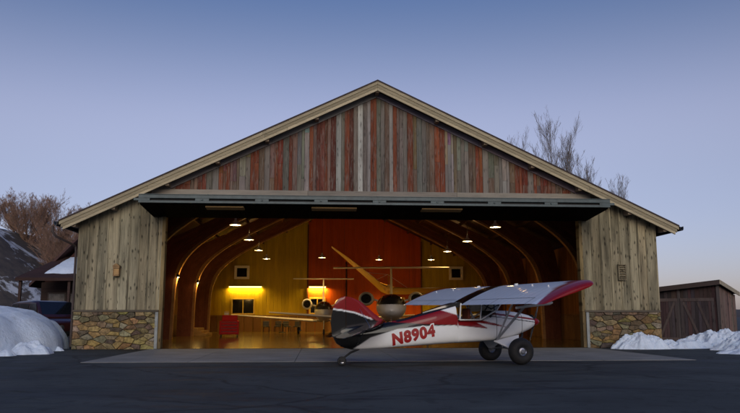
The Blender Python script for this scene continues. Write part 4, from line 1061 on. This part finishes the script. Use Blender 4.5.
# ------------------------------------------------------------------ shed on the right
Sh = thing('shed', 'low dark weathered board shed with two braced doors beside snow', 'shed', (14.35, 5.55, 0), radians(-42))
M_shed = wood('old dark boards', grain=(10, 10, .4), knots=.5, contrast=.5, stain=.4)
FW, FD, ZL, ZR, ZB = 3.05, 3.6, 2.62, 2.92, -.42
def sz(x, y): return lerp(ZL, ZR, x / FW) + ZB * y / FD
def boards(a0, a1, f, axis, pal, name, par, wmin=.14, wmax=.22):
    g = MB(); a = a0
    while a < a1 - .01:
        b = min(a1, a + R.uniform(wmin, wmax)); k = R.uniform(.7, 1.25); c = tuple(q * k * R.uniform(.93, 1.07) for q in R.choice(pal))
        lo, hi, d0, d1 = f(a, b)
        if axis == 'x': g.add([(a + .004, d0, lo), (b - .004, d0, lo), (b - .004, d0, hi), (a + .004, d0, hi), (a + .004, d1, lo), (b - .004, d1, lo), (b - .004, d1, hi), (a + .004, d1, hi)], [(0, 1, 2, 3), (7, 6, 5, 4), (0, 4, 5, 1), (1, 5, 6, 2), (2, 6, 7, 3), (3, 7, 4, 0)], c)
        else: g.add([(d0, a + .004, lo), (d0, b - .004, lo), (d0, b - .004, hi), (d0, a + .004, hi), (d1, a + .004, lo), (d1, b - .004, lo), (d1, b - .004, hi), (d1, a + .004, hi)], [(3, 2, 1, 0), (4, 5, 6, 7), (1, 5, 4, 0), (2, 6, 5, 1), (3, 7, 6, 2), (0, 4, 7, 3)], c)
        a = b
    return g.build(name, M_shed, par)
PS = [(.055, .042, .047), (.05, .043, .05), (.07, .048, .046), (.08, .045, .045)]
boards(0, FW, lambda a, b: (0, sz((a + b) / 2, 0) - .1, 0, .05), 'x', PS, 'front_wall', Sh)
boards(0, FW, lambda a, b: (0, sz((a + b) / 2, FD) - .1, FD - .05, FD), 'x', PS, 'back_wall', Sh)
boards(.052, FD - .052, lambda a, b: (0, sz(0, (a + b) / 2) - .12, 0, .05), 'y', PS, 'side_wall', Sh)
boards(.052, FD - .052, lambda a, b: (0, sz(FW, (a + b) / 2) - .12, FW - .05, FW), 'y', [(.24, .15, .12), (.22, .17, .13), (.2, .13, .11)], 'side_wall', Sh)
g = MB(); P = [(-.2, -.28), (FW + .16, -.28), (FW + .16, FD + .2), (-.2, FD + .2)]
g.add([(x, y, sz(x, y) - .02) for x, y in P] + [(x, y, sz(x, y) + .06) for x, y in P], [(3, 2, 1, 0), (4, 5, 6, 7), (0, 1, 5, 4), (1, 2, 6, 5), (2, 3, 7, 6), (3, 0, 4, 7)]); g.build('roof', M_roof, Sh)
g = MB(); g.beam((-.2, -.30, sz(-.2, -.28) - .07), (FW + .16, -.30, sz(FW + .16, -.28) - .07), .035, .2, (.07, .05, .045)); g.build('front_fascia', M_trim, Sh)
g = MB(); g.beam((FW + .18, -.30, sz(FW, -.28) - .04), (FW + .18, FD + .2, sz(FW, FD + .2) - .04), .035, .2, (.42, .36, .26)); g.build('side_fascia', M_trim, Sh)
for x0, x1, flip in ((.18, 1.18, False), (1.32, 2.86, True)):
    D = boards(x0, x1, lambda a, b: (.1, 2.18, -.055, -.012), 'x', [(.075, .056, .06), (.10, .062, .064), (.07, .055, .062)], 'door', Sh, .12, .18)
    for a, b in ((.13, .28), (2.03, 2.18)):
        g = MB(); g.box(x0, x1, -.085, -.058, a, b, (.12, .09, .085)); g.build('ledge', M_shed, D)
    for a in (x0, x1 - .12):
        g = MB(); g.box(a, a + .12, -.084, -.058, .285, 2.025, (.10, .08, .08)); g.build('stile', M_shed, D)
    for p, q in (((x0 + .14, 2.0), ((x0 + x1) / 2 + .02, .30)), (((x0 + x1) / 2 + .02, 2.0), (x1 - .14, .30))) if flip else (((x0 + .14, .32), (x1 - .14, 2.0)),):
        g = MB(); g.beam((p[0], -.07, p[1]), (q[0], -.07, q[1]), .024, .11, (.12, .09, .085), up=(1, 0, 0)); g.build('brace', M_shed, D)
    g = MB(); g.tube([(x1 - .08, -.09, 1.05), (x1 - .08, -.13, 1.05), (x1 - .08, -.13, 1.2), (x1 - .08, -.09, 1.2)], .01, 5); g.build('handle', M_dark, D)
for x in (-.02, 1.18, FW - .08):
    g = MB(); g.box(x, x + .13, -.04, -.003, 0, sz(x, 0) - .12, (.10, .085, .085)); g.build('corner_post', M_shed, Sh)

# ------------------------------------------------------------------ snow
def snow_mat():
    m, nt, b = mat('old snow'); v = coords(nt, (1, 1, 1))
    n = N(nt, 'ShaderNodeTexNoise', Scale=2.2, Detail=9.0, Roughness=.65); nt.links.new(v, n.inputs['Vector'])
    c = ramp(nt, n.outputs['Fac'], [(.26, (.42, .45, .49)), (.42, (.66, .74, .84)), (.7, (.74, .84, .95))]); nt.links.new(c.outputs[0], b.inputs['Base Color'])
    b.inputs['Roughness'].default_value = .7; b.inputs['Subsurface Weight'].default_value = .15; b.inputs['Subsurface Radius'].default_value = (.05, .06, .08)
    n2 = N(nt, 'ShaderNodeTexNoise', Scale=7.0, Detail=9.0, Roughness=.7); nt.links.new(v, n2.inputs['Vector'])
    bp = N(nt, 'ShaderNodeBump', Strength=.9, Distance=.06); nt.links.new(n2.outputs['Fac'], bp.inputs['Height']); nt.links.new(bp.outputs[0], b.inputs['Normal'])
    return m
M_snow = snow_mat()
def heap(label, cx_, cy_, rx, ry, h, seed, rough, power=1.0, rot=0, top=2.0, n=64, m=34, mac=.25, name='snow_bank'):
    g = MB(); P = []; F = []
    for j in range(m + 1):
        q = j / m
        for k in range(n):
            t = 2 * pi * k / n
            e = 1 + .16 * fbm((cos(t) * 1.5 + seed, sin(t) * 1.5, 4)) + rough * .22 * fbm((cos(t) * 6 + seed, sin(t) * 6, 9))
            x, y = rx * q * e * cos(t), ry * q * e * sin(t)
            x, y = x * cos(rot) - y * sin(rot), x * sin(rot) + y * cos(rot)
            f = max(0, 1 - q ** top) ** power
            z = h * f * (1 + mac * fbm((x * .5 + seed, y * .5, 2)))
            lump = fbm((x * 2.3 + seed, y * 2.3, 1), 5); rid = 1 - abs(fbm((x * 1.6, y * 1.6 + seed, 5), 4)) * 2
            ch_ = abs(fbm((x * 6.5, y * 6.5, seed), 3)); z += rough * (.55 * lump + .35 * rid * h - .16 * ch_) * f ** .5 * min(1, h)
            P.append((x, y, max(-.02, z) if q < 1 else -.03))
    for j in range(m):
        for k in range(n):
            F.append((j * n + k, (j + 1) * n + k, (j + 1) * n + (k + 1) % n, j * n + (k + 1) % n))
    g.add(P, F); o = g.build(name, M_snow, smooth=True, angle=75); o.location = (cx_, cy_, .0)
    o['kind'] = 'thing'; return tag(o, label, 'snow bank', 'banks of shovelled snow')
heap('large smooth snow mound left of the hangar, in front of the dark vehicle', -16.3, -1.0, 3.75, 4.3, 1.72, 3, .06, .5, top=2.6, mac=.13, n=110, m=50)
heap('low crumbled lump of snow at the foot of the large mound', -12.45, -3.4, .75, .7, .42, 11, .5)
heap('small rounded clod of snow beside the crumbled lump, nearer the camera', -12.75, -4.75, .34, .3, .2, 15, .5)
heap('small clod of snow lying between the large mound and the stone base', -12.35, -1.2, .3, .26, .17, 17, .5)
heap('pile of broken snow against the stone base right of the opening', 10.75, -.95, 1.25, .62, .58, 21, 0.58, n=170, m=70)
heap('thin ragged snow ridge running from the stone base to the shed', 12.6, -.6, 1.6, .55, .34, 31, 0.70, rot=radians(6), n=170, m=70)
heap('tall ragged snow pile in front of the braced shed door', 14.9, .2, 2.0, .9, .62, 41, 0.62, rot=radians(-20), n=180, m=76)
heap('snow pile at the right edge, before the shed corner', 14.6, -3.2, 1.8, 1.0, .75, 57, 0.62, rot=radians(-30), n=180, m=76)
heap('low tongue of snow on the asphalt at the right edge', 12.9, -5.2, 1.3, .6, .2, 63, 0.70, rot=radians(-20), n=90, m=40)

# ------------------------------------------------------------------ house behind, left
Hs = thing('house', 'dark brown house behind the hangar with snow on its porch roof', 'house', (-19, 18, 0))
M_hw = wood('house siding', grain=(.5, 8, 8), contrast=.4, stain=.3)
DB = (.05, .026, .022)
g = MB(); g.prism([(-2.3, 0), (6.1, 0), (6.1, 3.6), (-2.3, 3.6)], 3, 12, (.055, .032, .026)); g.prism([(-2.2, 3.606), (6.0, 3.606), (6.0, 4.7), (2.4, 8.6)], 3.2, 12, (.07, .03, .025)); g.build('wall', M_hw, Hs)
g = MB()
for sg in (-1, 1):
    ln = 5.3 if sg < 0 else 3.8; x0, x1 = 2.4, 2.4 + sg * ln; z0, z1 = 9.2, 9.2 - ln * 1.08
    o4 = [(x0, z0), (x1, z1), (x1, z1 - .22), (x0, z0 - .22)]; g.prism(o4 if sg > 0 else o4[::-1], 2.4, 12.6, (.06, .03, .025))
rf = g.build('roof', plain('red brown roof', (.06, .026, .022), .8, var=.35, vs=6, bump=.3), Hs)
g = MB(); pr = [(-3.9, 3.55), (8.5, 3.55)]
g.add([(-2.7, -.4, 3.55), (6.25, -.4, 3.55), (6.25, 3.3, 5.2), (-1.1, 3.3, 5.2), (-2.7, -.4, 3.75), (6.25, -.4, 3.75), (6.25, 3.3, 5.4), (-1.1, 3.3, 5.4)], [(3, 2, 1, 0), (4, 5, 6, 7), (0, 1, 5, 4), (1, 2, 6, 5), (2, 3, 7, 6), (3, 0, 4, 7)], DB); po = g.build('porch_roof', M_hw, Hs)
g = MB(); P = []; nx, ny = 40, 14
for j in range(ny + 1):
    for i in range(nx + 1):
        u, v = i / nx, j / ny; x = lerp(-1.15 + .5 * v + .25 * fbm((v * 3, 1, 2)), 6.15, u); y = lerp(.25 + .2 * fbm((u * 5, 3, 1)), 3.1 + .15 * fbm((u * 6, 8, 1)), v)
        ed = min(1, min(u * 12, (1 - u) * 12, v * 4, (1 - v) * 4)); P.append((x, y, 3.75 + (y + .4) * 1.65 / 3.7 - .02 + .24 * ed ** .5 + .04 * fbm((x, y * 2, 0))))
g.add(P, [(j * (nx + 1) + i, j * (nx + 1) + i + 1, (j + 1) * (nx + 1) + i + 1, (j + 1) * (nx + 1) + i) for j in range(ny) for i in range(nx)]); g.build('snow_cover', M_snow, po, smooth=True)
for x in (-2.45, .6, 3.7, 5.9):
    g = MB(); g.box(x - .08, x + .08, -.2, -.04, 0, 3.56, (.06, .035, .03)); g.build('porch_post', M_hw, Hs)
for x in (-1.2, .25):
    g = MB(); g.box(x - .62, x + .62, 2.93, 2.99, .9, 2.9, (.09, .07, .06)); wd = g.build('window', M_hw, Hs)
    g = MB(); g.box(x - .52, x + .52, 2.9, 2.925, 1.0, 2.8); g.build('pane', plain('curtained pane', (.16, .15, .14), .15, var=.5, vs=2.5), wd)

# ------------------------------------------------------------------ vehicle beside the hangar
V = thing('parked_car', 'dark maroon four wheel drive vehicle parked behind the snow mound', 'car', (-14.62, 4.3, 0), radians(-46)); V.scale = (1.03, 1.03, 1.07)
M_mar = plain('maroon car paint', (.028, .007, .007), .3, var=.1, coat=.3)
def carloft(secs, name, m, bev=0):
    g = MB(); g.loft(secs); return g.build(name, m, V, smooth=True, angle=35, bevel=bev)
def ring(x, hw, z0, z1, r_=.12):
    P = []
    for sy, sz_ in ((1, 1), (-1, 1), (-1, -1), (1, -1)):
        for k in range(4):
            a = {(1, 1): 0, (-1, 1): 90, (-1, -1): 180, (1, -1): 270}[(sy, sz_)] + k * 30
            P.append((x, sy * (hw - r_) + r_ * cos(radians(a)), (z1 - r_ if sz_ > 0 else z0 + r_) + r_ * sin(radians(a))))
    return P
carloft([ring(-2.45, .84, .55, 1.0, .1), ring(-2.38, .93, .42, 1.14), ring(-1.5, .96, .40, 1.17), ring(.9, .96, .40, 1.15), ring(1.9, .94, .42, 1.10), ring(2.3, .88, .45, 1.02), ring(2.42, .78, .52, .92, .1)], 'body', M_mar)
def gh(x, hwb, hwt, zb, zt): return [(x, hwb, zb), (x, hwt, zt - .06), (x, hwt - .1, zt), (x, -hwt + .1, zt), (x, -hwt, zt - .06), (x, -hwb, zb)]
carloft([[(-2.36, y, z) for _, y, z in gh(0, .9, .9, 1.1, 1.16)], gh(-2.2, .91, .80, 1.12, 1.78), gh(-1.6, .92, .80, 1.13, 1.86), gh(-.2, .92, .80, 1.13, 1.88), gh(.35, .92, .80, 1.13, 1.82), [(1.12, y, z) for _, y, z in gh(0, .9, .86, 1.12, 1.19)]], 'cabin', M_mar)
for sg in (-1, 1):
    for x0, x1, x0t, x1t in ((-2.15, -1.3, -2.02, -1.33), (-1.22, -.25, -1.22, -.28), (-.17, .82, -.17, .42)):
        g = MB(); y0, y1 = sg * .925, sg * .825; g.poly([(x0, y0, 1.2), (x1, y0, 1.2), (x1t, y1, 1.74), (x0t, y1, 1.74)]); g.build('side_window', M_dglass, V)
    g = MB(); g.box(.62, .72, min(sg * .95, sg * 1.12), max(sg * .95, sg * 1.12), 1.15, 1.32); g.build('mirror', M_mar, V, bevel=.03)
    g = MB(); g.lathe([(.001, -.02), (.1, -.02), (.12, .02), (.001, .05)], Matrix.Translation((2.40, sg * .58, .76)) @ Matrix.Rotation(radians(90), 4, 'Y'), 16); g.build('headlight', M_alu, V, smooth=True)
    for x in (-1.45, 1.5):
        wheel('wheel', Matrix.Translation((x, sg * .86, .36)) @ RX, .36, .24, .19, V)
        g = MB(); g.tube([(x + .46 * cos(t), sg * .965, .40 + .46 * sin(t)) for t in [pi * k / 12 for k in range(13)]], .045, 6); g.build('wheel_arch', M_black, V, smooth=True)
g = MB(); g.poly([(1.07, -.8, 1.22), (1.07, .8, 1.22), (.44, .70, 1.82), (.44, -.70, 1.82)]); g.build('windshield', M_dglass, V)
g = MB(); g.box(2.34, 2.47, -.9, .9, .46, .62); g.build('bumper', M_dark, V, bevel=.03)

# ------------------------------------------------------------------ bare trees
def bark(name, col): return plain(name, col, .9, var=.35, vs=4)
def tree(name, label, x, y, h, seed, stems, spread, mtr, mtw, group, kids=(9, 7, 5), up=.25, bl=1.0, low=.22, lean=.3):
    rnd = random.Random(seed); T = thing(name, label, 'tree', (x, y, 0), rnd.uniform(0, 6), group)
    a = MB(); b = MB()
    def grow(p, d, L, r_, lv):
        n = 6 if lv == 0 else (4 if lv == 1 else 3); pts = [p]; rad = [r_]; q = p; dd = d
        for i in range(n):
            dd = (dd + Vector((rnd.gauss(0, 1), rnd.gauss(0, 1), rnd.gauss(0, .6))) * (.07 + .05 * lv) + Vector((0, 0, up * .3))).normalized()
            q = q + dd * (L / n); pts.append(q); rad.append(max(.005, r_ * (1 - .85 * (i + 1) / n)))
        (a if lv == 0 else b).tube(pts, rad, 6 if lv == 0 else 3, caps=False)
        if lv >= 3: return
        for k in range(kids[lv]):
            f = rnd.uniform(low if lv == 0 else .15, .98); i = min(n - 1, int(f * n)); pp = pts[i].lerp(pts[i + 1], f * n - i); base = (pts[i + 1] - pts[i]).normalized()
            az = rnd.uniform(0, 2 * pi); sd_ = Vector((cos(az), sin(az), 0)); ang = rnd.uniform(.35, .95) * spread
            nd = (base + sd_ * math.tan(min(1.2, ang))).normalized()
            grow(pp, nd, L * rnd.uniform(.3, .55) * (1.05 - .5 * f) * (bl if lv == 0 else 1), max(.008, rad[i] * .42), lv + 1)
    for s_ in range(stems):
        az = rnd.uniform(0, 2 * pi); st = Vector((cos(az), sin(az), 0)) * (lean if stems > 1 else .02)
        grow(Vector((cos(az) * .15, sin(az) * .15, -.1)) if stems > 1 else Vector((0, 0, -.1)), (Vector((0, 0, 1)) + st).normalized(), h * rnd.uniform(.8, 1.0), h * (.011 if stems > 4 else .0055) + .015, 0)
    a.build('trunk', mtr, T, smooth=True); b.build('crown', mtw, T, smooth=True); return T
B1, B2 = bark('willow bark', (.15, .09, .065)), bark('willow twigs', (.25, .15, .105))
B3, B4 = bark('poplar bark', (.11, .095, .08)), bark('poplar twigs', (.15, .125, .115))
for i, (px_, y, h, lb) in enumerate(((-41.5, 58, 3.8, 'low bare reddish thicket at the far left, on top of the snowy slope'), (-38.9, 60, 5.0, 'wide bare reddish willow above the middle of the snowy slope'), (-36.6, 57, 6.2, 'bare reddish willow where the snowy slope runs down'), (-34.6, 60, 7.2, 'tall bare reddish willow directly left of the hangar eave'), (-32.6, 57, 8.0, 'bare reddish willow half hidden behind the left eave of the hangar'), (-30.6, 52, 7.0, 'short bare willow just left of the snowy porch roof'))):
    t = tree('bare_willow', lb, px_, y, h, 100 + i, 12, 1.0, B1, B2, 'bare willows left of the hangar', kids=(15, 11, 7), up=.38, low=.04, lean=.75); t.location.z = nh(px_, y) - .2
for i, (x, y, h, lb) in enumerate(((23.8, 46, 21.2, 'tallest bare poplar rising behind the right roof slope'), (22.0, 48, 20.6, 'bare poplar just left of the tallest one behind the roof'), (20.6, 47, 19.6, 'shorter bare poplar at the left end of the group behind the roof'), (25.9, 46, 17.6, 'slim low bare poplar right of the tallest one behind the roof'), (27.8, 44, 15.6, 'small lone bare tree top showing over the right eave'))):
    tree('bare_poplar', lb, x, y, h, 200 + i, 2, .46, B3, B4, 'bare poplars behind the roof', kids=(52, 10, 6), up=.5, bl=.78, lean=.03)
